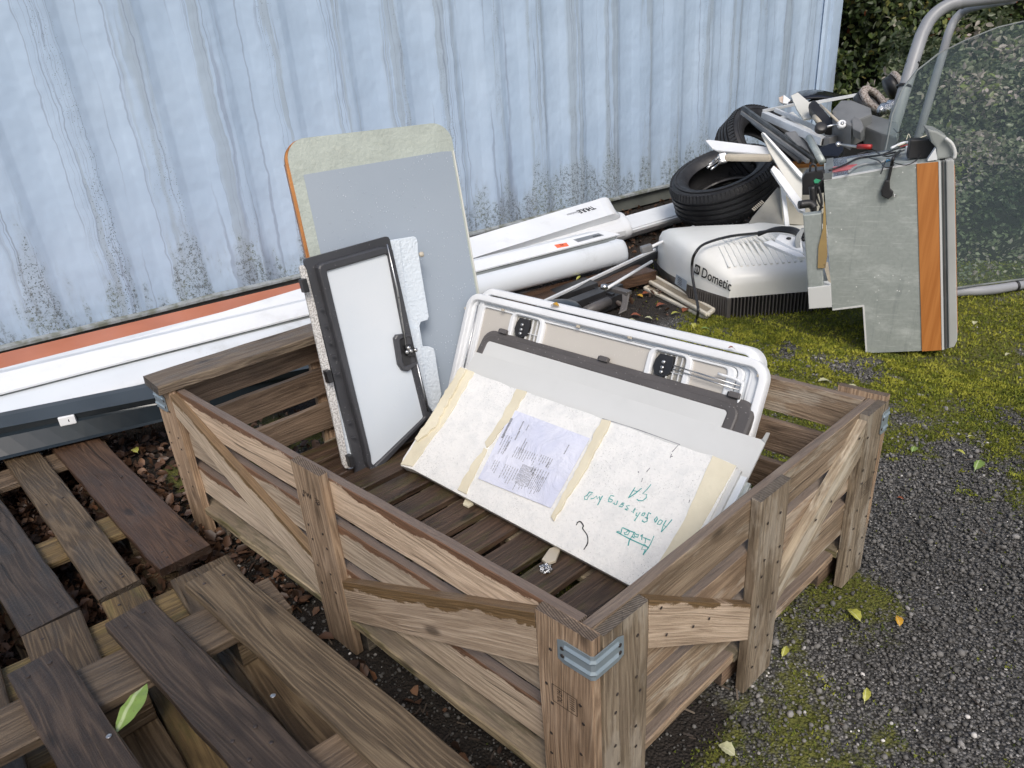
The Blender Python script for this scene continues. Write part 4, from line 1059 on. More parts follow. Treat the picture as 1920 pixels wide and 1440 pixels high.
# --- light grey board behind it
bp = pln(.402, .107, 37.5)
def B_(q): return onp(*q, bp[0], bp[3])
def v7(x, y): return (850+x/7.58, 530+y/7.58)
def w5(x, y): return (1240+x/5.143, 620+y/5.143)
tl, tr, tc = B_(v7(325, 985)), B_(w5(965, 1050)), B_(w5(1000, 1085))
lb = thing('light_grey_board', 'smooth light grey sheet with a torn corner, just behind the flaking slab', 'board', bp[0]+UY*.5)
dn = bp[2]*-.335
prism('sheet', [tl, tr, tc+dn*.0, tc+dn+bp[2]*.03, tl+dn-UY*0], bp[3], .004, M_['light_board'], lb, xdir=UY)
tq = [B_(w5(960, 1052)), B_(w5(985, 1050))+bp[3]*.006, B_(w5(1030, 1018))+bp[3]*.016, B_(w5(1062, 1022))+bp[3]*.016, B_(w5(1040, 1045))+bp[3]*.008, tc]
mesh('torn_corner', tq+[p-bp[3]*.002 for p in tq], [tuple(range(6)), tuple(range(11, 5, -1))]+[(i, (i+1) % 6, 6+(i+1) % 6, 6+i) for i in range(6)], M_['light_board'], lb)
v, f = ribbon([[B_(v7(355, 975))-bp[2]*.0, B_(w5(0, 742))], [B_(w5(0, 742)), B_(w5(600, 925))]], bp[3], .0012, .0004)
# --- dark framed hatch
dp = pln(.494, .107, 47.5)
def D_(q): return onp(*q, dp[0], dp[3])
dh = thing('dark_framed_hatch', 'pale hatch door in a rain spotted brown grey plastic frame with small hinges', 'hatch', dp[0]+UY*.5)
def lcl(p, Pn): d = p-Pn[0]; return d@Pn[1], d@Pn[2]
du1, dw1 = lcl(D_(v7(455, 700)), dp); du0, _ = lcl(D_(w5(930, 745)), dp); dw1 = lcl(D_(y4(1000, 372)), dp)[1]
n = dp[3]
ring('frame', rrect(*dp[:3], du0, du1, .0, dw1, .03), rrect(*dp[:3], du0+.038, du1-.030, .03, dw1-.030, .022), n, .008, M_['plastic_b'], dh, raise_=.002)
pf2 = dp[0]+n*.004
ring('inner_frame', rrect(pf2, dp[1], dp[2], du0+.028, du1-.008, .02, dw1-.014, .028), rrect(pf2, dp[1], dp[2], du0+.053, du1-.028, .03, dw1-.033, .008), n, .010, M_['plastic_b'], dh, raise_=.002)
prism('panel', rrect(dp[0]+n*.005, dp[1], dp[2], du0+.052, du1-.027, .028, dw1-.032, .008), n, .012, M_['light_board'], dh, xdir=UY)
for q in (v7(735, 700), y4(997, 365), w5(715, 635)):
    u_, w_ = lcl(D_(q), dp); c = dp[0]+UY*u_+dp[2]*(dw1+.002)+n*.004
    h_ = box('hinge', c, UY, dp[2], (.024, .012, .012), M_['plastic_b'], dh, .002)
    box('hinge_pin', c+UY*.0135, UY, dp[2], (.004, .009, .009), M_['black'], h_, .001)
# --- front white hatch
wp = pln(.612, .107, 65)
def W2(q): return onp(*q, wp[0], wp[3])
wh = thing('white_hatch', 'front one of two white framed hatches with beige panel and black latches', 'hatch', wp[0]+UY*.5, 'white framed hatches leaning in the crate')
n = wp[3]
wu1 = lcl(W2(v7(222, 320)), wp)[0]; wu0 = lcl(W2(w5(1062, 380)), wp)[0]; ww1 = lcl(W2(y4(1000, 195)), wp)[1]
wfr = wp[0]+n*.012
# curled flange: an outer lip that turns back, an inner flat
def flange(P, u0, u1, w1, n, par, mat, r=.045, depth=.024, width=.0165):
    o1 = rrect(P, UY, wp[2], u0, u1, -.0, w1, r, 7)
    k = len(o1); c = sum(o1)/k; rows = []
    ins = [(0.0, -depth), (-.0010, -depth*.5), (-.0008, -.004), (.0006, -.001), (.0022, .0), (width*.82, .0005), (width*.95, -.0012), (width, -.004), (width, -.013)]
    V = []
    for d_, h in ins:
        V += [p+n*h for p in rrect(P, UY, wp[2], u0+d_, u1-d_, d_, w1-d_, max(.004, r-d_), 7)]
    Fc = [(j*k+i, j*k+(i+1) % k, (j+1)*k+(i+1) % k, (j+1)*k+i) for j in range(len(ins)-1) for i in range(k)]
    o = mesh('frame', V, Fc, mat, par, frame(c, UY, z=n), smooth=True)
    bm = bmesh.new(); bm.from_mesh(o.data); bmesh.ops.recalc_face_normals(bm, faces=bm.faces); bm.to_mesh(o.data); bm.free()
    o.data.shade_smooth()
    try: o.data.set_sharp_from_angle(angle=math.radians(32))
    except Exception: pass
    return o
flange(wfr, wu0, wu1, ww1, n, wh, M_['plastic_w'], .040)
# recessed inner profiles: wide at the near end, narrow along the top
def rect4(o, off, r): a_, b_, c_, = o; return rrect(wp[0]+n*off, UY, wp[2], wu0+a_, wu1-b_, .02, ww1-c_, r)
for nm, o0, o1, off, th_, m, r0, r1, rs_ in (('inner_profile', (.0155, .0155, .0150), (.034, .024, .0185), .001, .010, 'plastic_w', .026, .022, .001), ('inner_profile', (.034, .024, .0185), (.050, .032, .0225), -.007, .006, 'silver', .022, .018, .0012),
        ('inner_profile', (.050, .032, .0225), (.064, .040, .0245), -.002, .008, 'plastic_w', .016, .014, .0015), ('trim', (.066, .042, .0250), (.086, .058, .0305), -.001, .010, 'plastic_w', .014, .010, .0022)):
    ring(nm, rect4(o0, off, r0), rect4(o1, off, r1), n, th_, M_[m], wh, raise_=rs_)
prism('panel', rrect(wp[0]-n*.004, UY, wp[2], wu0+.078, wu1-.050, .02, ww1-.027, .010), n, .012, M_['cream'], wh, xdir=UY)
prism('back_shell', rrect(wp[0]-n*.014, UY, wp[2], wu0+.02, wu1-.02, .02, ww1-.02, .02), n, .010, M_['plastic_w'], wh, xdir=UY)
for i, (q, wdt) in enumerate(((y4(630, 190), .105), (y4(1310, 345), .100))):
    u_, w_ = lcl(W2(q), wp); P0 = wp[0]+n*.002; top = ww1-.032
    ring('latch_recess', rrect(P0, UY, wp[2], u_-wdt/2-.004, u_+wdt/2+.004, top-.078, top+.01, .022), rrect(P0, UY, wp[2], u_-wdt/2+.012, u_+wdt/2-.012, top-.062, top+.004, .010), n, .008, M_['plastic_w'], wh, raise_=.004)
    o = prism('latch_pocket', rrect(P0-n*.006, UY, wp[2], u_-wdt/2+.010, u_+wdt/2-.010, top-.064, top+.004, .008), n, .006, M_['white_dirty'], wh, xdir=UY)
    for k_ in range(4): bar('rib', P0-n*.004+UY*(u_-wdt/2+.022+k_*.014)+wp[2]*(top-.060), P0-n*.004+UY*(u_-wdt/2+.022+k_*.014)+wp[2]*top, .0015, .006, M_['plastic_w'], o, up=n, bevel=0)
    bar('rib', P0-n*.004+UY*(u_-wdt/2+.012)+wp[2]*(top-.035), P0-n*.004+UY*(u_+.01)+wp[2]*(top-.035), .0015, .006, M_['plastic_w'], o, up=n, bevel=0)
    lt = prism('latch', [P0+n*.003+UY*(u_+.012+a_)+wp[2]*(top-.026+b) for a_, b in ((-.020, .024), (-.024, .006), (-.020, -.014), (-.004, -.026), (.014, -.022), (.022, -.006), (.020, .010), (.012, .024))], n, .008, M_['black'], wh, bevel=.001)
    for b in (-.014, -.004, .008): lathe('pin', [(0, .004), (.004, .003), (.0045, 0), (0, 0)], P0+n*.0035+UY*(u_+.010)+wp[2]*(top-.026+b), n, M_['chrome'], lt, 10)
uL = lcl(W2(y4(1340, 350)), wp)[0]
tube('latch_rod', [wp[0]+n*.008+UY*uL+wp[2]*(ww1-.060), wp[0]+n*.008+UY*(wu0+.045)+wp[2]*(ww1-.066)], .0016, M_['chrome'], wh)
tube('latch_rod', [wp[0]+n*.006+UY*uL+wp[2]*(ww1-.052), wp[0]+n*.006+UY*(wu0+.045)+wp[2]*(ww1-.058)], .0016, M_['chrome'], wh)
tube('latch_rod', [wp[0]+n*.008+UY*(wu1-.040)+wp[2]*(ww1-.03), wp[0]+n*.008+UY*(wu1-.040)+wp[2]*.05], .0018, M_['chrome'], wh)
tube('seal', [wp[0]+n*.008+UY*(wu0+.10)+wp[2]*(ww1-.045), wp[0]+n*.008+UY*(wu0+.052)+wp[2]*(ww1-.050), wp[0]+n*.008+UY*(wu0+.044)+wp[2]*(ww1-.075), wp[0]+n*.006+UY*(wu0+.046)+wp[2]*.06], .003, M_['plastic_w'], wh, sm=5)
for q in (v7(740, 395), y4(880, 210), y4(1125, 262), v7(195, 610), v7(218, 375), w5(965, 440)):
    c = W2(q)+n*.010; box('clip', c, UY, wp[2], (.010, .006, .004), M_['beige'], wh, .001)
# --- rear white hatch
rp = pln(.640, .107, 68)
wr = thing('white_hatch', 'rear one of two white framed hatches, only its rounded top edge showing', 'hatch', rp[0]+UY*.5, 'white framed hatches leaning in the crate')
n = rp[3]
def R2(q): return onp(*q, rp[0], rp[3])
ru1 = lcl(R2(v7(428, 190)), rp)[0]; ru0 = lcl(R2(w5(985, 270)), rp)[0]; rw1 = lcl(R2(y4(1000, 150)), rp)[1]
wp_b = wp; wp = rp
flange(rp[0]+n*.010, ru0, ru1, rw1, n, wr, M_['plastic_w'], .038, .040)
ring('inner_profile', rrect(rp[0], UY, rp[2], ru0+.02, ru1-.02, .02, rw1-.02, .025), rrect(rp[0]-n*.004, UY, rp[2], ru0+.036, ru1-.036, .036, rw1-.036, .02), n, .012, M_['silver'], wr, raise_=.002)
tube('seal', [rp[0]+n*.004+UY*(ru1-.03)+rp[2]*(rw1-.026), rp[0]+n*.004+UY*(ru0+.03)+rp[2]*(rw1-.026)], .003, M_['white'], wr)
prism('panel', rrect(rp[0]-n*.012, UY, rp[2], ru0+.03, ru1-.03, .03, rw1-.03, .02), n, .016, M_['plastic_w'], wr, xdir=UY)
wp = wp_b
# --- big blue grey door panel
az = math.radians(-18); EX = A(math.cos(az), math.sin(az), 0); hz = A(-math.sin(az), math.cos(az), 0); e = math.radians(76)
EW = hz*math.cos(e)+A(0, 0, math.sin(e)); n = nrm(np.cross(EX, EW)); n = n if n[1] < 0 else -n
DP = A(.297, 1.168, .40)+hz*.004
door = thing('door_panel', 'tall blue grey door blank with rounded top and orange wood edge, leaning in the far corner', 'door', DP-A(0, 0, .29))
th = .026
def dq(u, v): return onp(u, v, DP, n)
outer = rrect(DP, EX, EW, .012, .438, -.285, .456, .052, 9)
prism('core', outer, n, th, M_['edge_wood'], door, xdir=EW)
prism('glue_band', rrect(DP+n*.0016, EX, EW, .020, .4385, -.283, .4575, .050, 9), n, .0014, M_['door_glue'], door, xdir=EX)
prism('face_sheet', [DP+n*.0024+EX*a_+EW*b for a_, b in ((.046, -.280), (.428, -.280), (.431, .384), (.405, .386), (.048, .374))], n, .0008, M_['door'], door, xdir=EX)
prism('side_strip', [DP+n*.0024+EX*a_+EW*b for a_, b in ((.4335, -.28), (.4375, -.28), (.4375, .385), (.4345, .385))], n, .0006, M_['white_dirty'], door, xdir=EX)
lo = [DP+EX*.012-EX*.0006+EW*a_ for a_ in (.36, .405)]
# white end of the veneer at the upper left bend
V = []
for i in range(6):
    a_ = math.radians(180-50*i/5); p = DP+EX*(.064+.0530*math.cos(a_))+EW*(.404+.0530*math.sin(a_)); V += [p+n*.0005, p-n*(th+.0005)]
mesh('veneer_end', V, [(2*i, 2*i+1, 2*i+3, 2*i+2) for i in range(5)], M_['white'], door)
# --- service hatch (dark grey frame)
HX = nrm((.9986, -.03, 0)); e = math.radians(81.5); hh = A(.03, .9986, 0); HW = hh*math.cos(e)+A(0, 0, math.sin(e)); n = nrm(np.cross(HX, HW)); n = n if n[1] < 0 else -n
HP = A(.222, .955, .107)
def z2(x, y): return (540+x/2.057, 200+y/2.057)
def a6(x, y): return (540+x/5.76, 430+y/5.76)
def Hq(q, off=0.0): return onp(*q, HP+n*off, n)
sh_ = thing('service_hatch', 'tall narrow hatch door with dark grey frame and pale panel, leaning before the big door', 'hatch', HP)
o_poly = [a6(180, 345), a6(185, 325), a6(205, 315), a6(1060, 78), a6(1085, 84), a6(1100, 110), a6(1120, 200), z2(470, 870), z2(548, 1195), z2(335, 1408), z2(308, 1400), z2(265, 1428), z2(250, 1340)]
bk = prism('frame_back', [Hq(q, -.018) for q in o_poly], n, .010, M_['plastic_g'], sh_, xdir=HX)
f_out = [a6(322, 420), a6(335, 385), a6(370, 365), a6(1000, 190), a6(1090, 190), a6(1128, 215), a6(1335, 1140), a6(1370, 1290), z2(552, 1190), z2(530, 1210), z2(345, 1408), z2(318, 1402), z2(305, 1375), z2(300, 1340)]
f_in = [a6(420, 470), a6(421, 458), a6(432, 450), a6(900, 315), a6(1060, 268), a6(1080, 290), a6(1240, 1110), a6(1255, 1170), z2(523, 1196), z2(520, 1203), z2(334, 1383), z2(325, 1378), z2(322, 1370), z2(318, 1340)]
ring('frame', [Hq(q, .0) for q in f_out], [Hq(q, .0) for q in f_in], n, .016, M_['plastic_g'], sh_, raise_=.003)
prism('panel', [Hq(q, -.004) for q in (a6(415, 445), a6(1065, 262), a6(1085, 290), z2(525, 1204), z2(322, 1388))], n, .012, M_['pale'], sh_, xdir=HW)
lr = [a6(1145, 1180), a6(1170, 1140), a6(1300, 1120), a6(1330, 1150), z2(500, 990), z2(462, 1022), z2(440, 1018), z2(425, 995)]
li = [a6(1205, 1210), a6(1215, 1190), a6(1300, 1160), a6(1330, 1185), z2(492, 985), z2(456, 1000), z2(448, 998), z2(443, 985)]
ring('latch_recess', [Hq(q, .003) for q in lr], [Hq(q, .003) for q in li], n, .010, M_['plastic_g'], sh_, raise_=.003)
prism('latch_pocket', [Hq(q, .0015) for q in li], n, .006, M_['black'], sh_)
lt = prism('latch', [Hq(q, .010) for q in (z2(452, 925), z2(478, 918), z2(494, 935), z2(490, 962), z2(462, 962))], n, .008, M_['black'], sh_, bevel=.001)
for q in (z2(457, 946), z2(472, 942), z2(490, 938), z2(463, 930)): lathe('pin', [(0, .007), (.005, .005), (.0055, 0), (0, 0)], Hq(q, .010), n, M_['chrome'], lt, 10)
tube('latch_rod', [Hq(a6(1070, 160), .009), Hq(a6(1180, 640), .009), Hq(a6(1278, 1290), .010)], .0019, M_['chrome'], sh_)
tube('edge_rod', [Hq(z2(497, 990), .004), Hq(z2(525, 1110), .004), Hq(z2(540, 1175), .004)], .002, M_['chrome'], sh_)
for q in ((z2(62, 690)), (z2(155, 1040)), (z2(240, 1365))): box('hinge', Hq(q, -.008), HX, HW, (.012, .030, .020), M_['black'], sh_, .002)
for q in (a6(365, 855), a6(410, 1038), a6(455, 1220), z2(175, 960), z2(190, 1030), z2(237, 1218), z2(252, 1275)): box('rib', Hq(q, -.006), HX, HW, (.008, .0012, .008), M_['plastic_g'], sh_, 0)
# speckled white edge panel at its left and hammered white panel behind
ep = thing('hammered_panel', 'white hammered finish panel with a notch in its right edge, behind the dark framed hatch', 'panel', HP+hh*.05)
hp_out = [z2(395, 515), z2(485, 500), z2(495, 505), z2(500, 520), z2(502, 560), z2(543, 810), z2(538, 822), z2(512, 830), z2(507, 845), z2(520, 925), z2(545, 925), z2(562, 932), z2(567, 950), z2(592, 1110), z2(565, 1185), z2(430, 1000)]
NB = n*-.045
prism('sheet', [onp(*q, HP+NB, n) for q in hp_out], n, .006, M_['hammer'], ep, xdir=HX, bevel=.001)
fold = [z2(395, 517), z2(430, 512), z2(470, 850), z2(505, 860), z2(545, 1150), z2(540, 1190), z2(430, 1000)]
prism('folded_layer', [onp(*q, HP+NB+n*.007, n) for q in fold], n, .005, M_['hammer'], ep, xdir=HX, bevel=.001)
lathe('knob', [(0, .012), (.006, .011), (.007, .004), (.004, 0), (0, 0)], onp(*z2(506, 572), HP+NB, n), nrm(HX+n*.4), M_['beige'], ep, 12)
lp_ = thing('speckled_edge_panel', 'thin white panel with rough speckled edge, left of the dark framed hatch', 'panel', HP-HX*.03)
def e4(x, y): return (600+x/7.385, 780+y/7.385)
prism('panel_edge', [onp(*q, HP-n*.020, n) for q in (z2(46, 625), z2(50, 612), z2(62, 612), z2(80, 640), z2(120, 830), z2(175, 1060), z2(240, 1395), z2(222, 1395), z2(212, 1380), z2(130, 1000))], n, .006, M_['speckle'], lp_, xdir=HW, bevel=.001)
prism('panel_face', [onp(*q, HP-n*.028, n) for q in (z2(60, 640), z2(90, 640), z2(300, 1380), z2(262, 1392), z2(238, 1398), z2(225, 1395))], n, .008, M_['hammer'], lp_, xdir=HW)
# crumpled foil, foam scrap
fo = thing('foil_scrap', 'small crumpled ball of silver foil between two deck slats', 'foil', gz(1024, 1066, .106))
bm = bmesh.new(); bmesh.ops.create_icosphere(bm, subdivisions=3, radius=.011)
for v_ in bm.verts: v_.co *= 1+.5*noise.noise(v_.co*260); v_.co.z = v_.co.z*.8
me = bpy.data.meshes.new('foil'); bm.to_mesh(me); bm.free(); setmat(me, M_['foil']); _link(bpy.data.objects.new('foil_ball', me), fo, Matrix.Translation(Vector(gz(1024, 1066, .110))))
pz = [gz(*q, .112) for q in ((1016, 1048), (1030, 1028), (1046, 1022), (1050, 1030), (1042, 1050), (1026, 1056))]
fs = thing('foam_scrap', 'pale curved scrap of foam trim poking out beneath the flaking slab', 'scrap', pz[0])
prism('trim_piece', pz, (0, 0, 1), .006, M_['beige'], fs, bevel=.0015)
pz = [gz(*q, .112) for q in ((868, 945), (872, 936), (884, 936), (888, 944), (878, 950))]
fs = thing('foam_scrap', 'small pale flake hanging under the lower left edge of the slab', 'scrap', pz[0])
prism('trim_piece', pz, (0, 0, 1), .004, M_['foam'], fs)

# ================================================================== ROOFTOP AIR CONDITIONER
P0 = gz(1364, 597, 0)
def hd(deg): return A(math.cos(math.radians(deg)), math.sin(math.radians(deg)), 0)
dl, dr, d8 = hd(50.5), hd(-39.5), hd(80.5)               # body axis, rear end, chamfer with the lettering
n8 = A(-d8[1], d8[0], 0); nlf = -dr
def acp(a_, r_, z): return P0+dl*a_+dr*r_+A(0, 0, z)
def ch(u, v, o=0.0): return onp(u, v, P0+n8*o, n8)
P2 = acp(.173, -.10, 0)
def sd8(u, v, o=0.0): return onp(u, v, P2+nlf*o, nlf)
ac = thing('rooftop_air_conditioner', 'white caravan rooftop air conditioner with dark grille, lying on mossy ground', 'air conditioner', P0+dl*.4)
AW = .46
def roofz(a_):
    pts = [(-.05, .165), (0, .170), (.18, .236), (.34, .234), (.50, .226), (.64, .208), (.76, .172), (.87, .122), (.97, .060)]
    for (x0, z0), (x1, z1) in zip(pts, pts[1:]):
        if a_ <= x1: return z0+(z1-z0)*(a_-x0)/(x1-x0)
    return pts[-1][1]
def seamz(a_): return .082 if a_ < .17 else max(.022, .086-(a_-.17)*.095)
half = [(0, .23), (0, .0), (.085, -.049), (.173, -.10), (.30, -.112), (.44, -.122), (.57, -.122), (.69, -.110), (.79, -.082), (.87, -.035), (.92, .04), (.95, .13), (.955, .23)]
out2 = half+[(a_, AW-r_) for a_, r_ in half[-2:0:-1]]
K_ = len(out2); V = []
def insp(p, d_):
    c = (min(max(p[0], .16), .66), .23); v_ = np.array(c)-np.array(p); l_ = np.linalg.norm(v_); return np.array(p)+v_/l_*min(d_, l_*.96)
for ins_, f_ in ((0, 0), (.004, .45), (.010, .78), (.024, .93), (.055, .992), (.10, 1.0), (.17, 1.0)):
    for p in out2:
        q_ = insp(p, ins_); zt_ = roofz(q_[0]) if f_ > .5 else roofz(insp(p, .05)[0]); V.append(acp(q_[0], q_[1], seamz(p[0])+(zt_-seamz(p[0]))*f_))
nr_ = 7; V.append(acp(.40, .23, .257))
Fc = [(j*K_+i, j*K_+(i+1) % K_, (j+1)*K_+(i+1) % K_, (j+1)*K_+i) for j in range(nr_-1) for i in range(K_)]+[((nr_-1)*K_+i, (nr_-1)*K_+(i+1) % K_, nr_*K_) for i in range(K_)]
shell = mesh('shell', V, Fc, pmat('white_ac_shell', (.80, .80, .77), (.74, .74, .70), 4, .36, dirt=.10, dcol=(.45, .41, .33)), ac, frame(P0, dl, z=(0, 0, 1)))
bm = bmesh.new(); bm.from_mesh(shell.data); bmesh.ops.recalc_face_normals(bm, faces=bm.faces); bm.to_mesh(shell.data); bm.free(); shell.data.shade_smooth()
try: shell.data.set_sharp_from_angle(angle=math.radians(48))
except Exception: pass
for i in range(20):
    r_ = .012+i*.023; a0_ = .045; a1_ = .245
    bar('rib', acp(a0_, r_, roofz(a0_)+.0015), acp(.175, r_, roofz(.175)+.0025), .010, .007, shell.data.materials[0], shell, bevel=.002)
    if i > 1: bar('rib', acp(.178, r_, roofz(.178)+.0025), acp(.32, r_, roofz(.32)+.001), .010, .007, shell.data.materials[0], shell, bevel=.002)
V = []
for z_ in (0, 1):
    for p in out2: q_ = insp(p, .010+.012*(1-z_)); V.append(acp(q_[0], q_[1], .004 if z_ == 0 else seamz(p[0])+.002))
mesh('base', V, [(i, (i+1) % K_, K_+(i+1) % K_, K_+i) for i in range(K_)]+[tuple(range(K_-1, -1, -1))], M_['black'], ac)
# plain dark skirt on the long side, louvred grille on the chamfer and the rear end
sk = [acp(*half[i], seamz(half[i][0])-.001) for i in range(3, 12)]; skb = [acp(*insp(half[i], .004), .006) for i in range(3, 12)]
mesh('skirt', sk+skb, [(i, i+1, 9+i+1, 9+i) for i in range(8)], M_['plastic_b'], ac)
gl = bpy.data.objects.new('grille', None); _link(gl, ac, Matrix.Translation(Vector(P0)))
for i in range(17): box('grille_fin', P0+d8*(.008+i*.0118)+n8*.001+A(0, 0, .042), d8, (0, 0, 1), (.0042, .078, .012), M_['plastic_b'], gl, 0)
for i in range(33): box('grille_fin', P0+dr*(.006+i*.0138)-dl*.001+A(0, 0, .042), dr, (0, 0, 1), (.0042, .078, .012), M_['plastic_b'], gl, 0)
box('base_corner', P0+A(0, 0, .042), dl, (0, 0, 1), (.016, .080, .016), M_['plastic_b'], ac, .003)
lx = nrm(ch(1373, 541)-ch(1313, 511))
text('lettering', 'Dometic', ch(1344, 523.5, .0), lx, n8, .040, M_['ink'], ac, width=.150, extr=.0022, bold=.012)
ec = ch(1308, 505)
o = prism('emblem', rrect(ec+n8*.003, lx, nrm(np.cross(n8, lx)), -.014, .014, -.019, .019, .005), n8, .0006, M_['ink'], ac)
uu = nrm(np.cross(n8, lx))
for s_ in (-1, 1):
    tube('emblem_stroke', [ec+n8*.004+lx*(s_*.002)-uu*.012, ec+n8*.004+lx*(s_*.002)+uu*.012, ec+n8*.004+lx*(s_*.009)+uu*.006, ec+n8*.004+lx*(s_*.009)-uu*.006, ec+n8*.004+lx*(s_*.002)-uu*.012], .0011, M_['white'], o, sides=5)
st_ = prism('sticker', [sd8(u, v, .024) for u, v in ((1268, 514), (1288, 527), (1286, 546), (1265, 531))], nlf, .0006, M_['purple_sticker'], ac)
v, f = [], []
for i in range(5):
    a_ = sd8(1269, 518+i*3.3, .0250); b_ = sd8(1285, 529+i*3.0, .0250); vv, ff = ribbon([[a_*.9+b_*.1, a_*.4+b_*.6]], nlf, .0022, .0004); b0 = len(v); v += vv; f += [tuple(q+b0 for q in g_) for g_ in ff]
mesh('print', v, f, M_['ink'], st_)
# flat beige grilles under it
for i, (qs, z_, lab) in enumerate(((((1213, 525), (1226, 518), (1338, 581), (1326, 590)), .030, 'upper of two beige louvre frames tucked under the air conditioner'), (((1209, 541), (1221, 534), (1334, 586), (1322, 595)), .008, 'lower of two beige louvre frames tucked under the air conditioner'))):
    P = [gz(*q, z_) for q in qs]; lg = thing('louvre_frame', lab, 'frame', P[0], 'beige louvre frames')
    pass
    for a_, b_ in ((0, 1), (1, 2), (2, 3), (3, 0)): bar('frame_bar', P[a_], P[b_], .016, .014, M_['beige_pale'], lg, bevel=.005)
    prism('mesh_panel', [p+A(0, 0, .004) for p in P], (0, 0, 1), .008, M_['beige_mesh'], lg)
# black cable over the shell
RZ = lambda u, v, z: onp(u, v, acp(0, 0, z), (0, 0, 1))
cpts = [gz(1300, 612, .006), gz(1306, 598, .010), sd8(1309, 583, .03), sd8(1307, 565, .02), sd8(1302, 540, .016), sd8(1298, 515, .014), sd8(1298, 492, .010), RZ(1304, 474, .250), RZ(1322, 457, .262), RZ(1370, 443, .264), RZ(1430, 436, .240), RZ(1465, 428, .22), RZ(1505, 438, .22)]
o = tube('power_cable', cpts, .0055, M_['black'], None, sm=6); tag(o, 'thick black cable draped over the air conditioner shell', 'cable')

# ================================================================== BLACK CARRIER (bike rack arm)
rk = thing('bike_carrier', 'folded black steel carrier with struts lying between awnings and air conditioner', 'carrier', gz(1130, 560))
zr = .05
bar('rail', gz(1090, 545, .055), gz(1300, 438, .09), .05, .035, M_['black'], rk)
bar('edge_rail', gz(1010, 570, .085), gz(1228, 468, .10), .012, .012, M_['alu'], rk)
bar('rail', gz(1040, 560, .05), gz(1110, 535, .07), .10, .05, M_['black'], rk)
bar('rail', gz(1050, 582, .05), gz(1160, 540, .06), .055, .045, M_['black'], rk)
bar('rail', gz(1110, 580, .03), gz(1165, 555, .04), .05, .05, M_['black'], rk)
bar('crossbar', gz(1085, 530, .08), gz(1150, 555, .06), .02, .02, M_['black'], rk)
tube('motor_tube', [gz(1098, 585, .045), gz(1140, 566, .045)], .022, M_['plastic_b'], rk, sides=14)
prism('foot_plate', [at(u, v, 2.63) for u, v in ((1165, 545), (1180, 548), (1176, 585), (1160, 592), (1166, 565))], cdir(-.3, .4, -1), .012, M_['plastic_b'], rk, bevel=.003)
bar('foot_bracket', at(1143, 540, 2.70), at(1180, 550, 2.64), .03, .014, M_['plastic_b'], rk)
tube('strut', [at(1134, 543, 2.62), at(1222, 490, 2.92)], .006, M_['alu'], rk)
tube('strut', [at(1215, 466, 3.15), at(1300, 425, 3.45)], .007, M_['alu'], rk)
lathe('pivot', [(0, .016), (.012, .014), (.014, 0), (0, 0)], at(1133, 541, 2.62), (0, 0, 1), M_['chrome'], rk, 12)
box('clamp', at(1212, 466, 3.12), cdir(1, .3, 0), (0, 0, 1), (.05, .03, .03), M_['grey_mid'], rk, .006)
dm = lathe('dome_cover', [(0, .030), (.04, .028), (.075, .018), (.090, .0), (0, 0)], at(1046, 577, 2.62)+A(0, 0, -.01), (0, 0, 1), M_['anth'], rk, 24, closed=False)
for i in range(7): t = i/6; bar('rung', gz(1140, 510, .05)*(1-t)+gz(1230, 465, .05)*t, gz(1155, 520, .03)*(1-t)+gz(1245, 476, .03)*t, .004, .004, M_['black'], rk, bevel=0)
# little black mechanism near the tyre
mc = thing('latch_mechanism', 'small black and steel mechanism on the soil below the big tyre', 'scrap', gz(1335, 432, 0))
bar('body', gz(1325, 438, .02), gz(1370, 425, .03), .05, .03, M_['black'], mc); bar('arm', gz(1280, 440, .02), gz(1345, 420, .05), .02, .02, M_['black'], mc)
bar('arm', gz(1360, 432, .04), gz(1395, 415, .09), .03, .03, M_['black'], mc); tube('pin', [gz(1341, 430, .05), gz(1343, 420, .09)], .010, M_['chrome'], mc)
box('cap', gz(1350, 431, .045), (1, 0, 0), (0, 1, 0), (.06, .03, .02), M_['alu'], mc, .004)

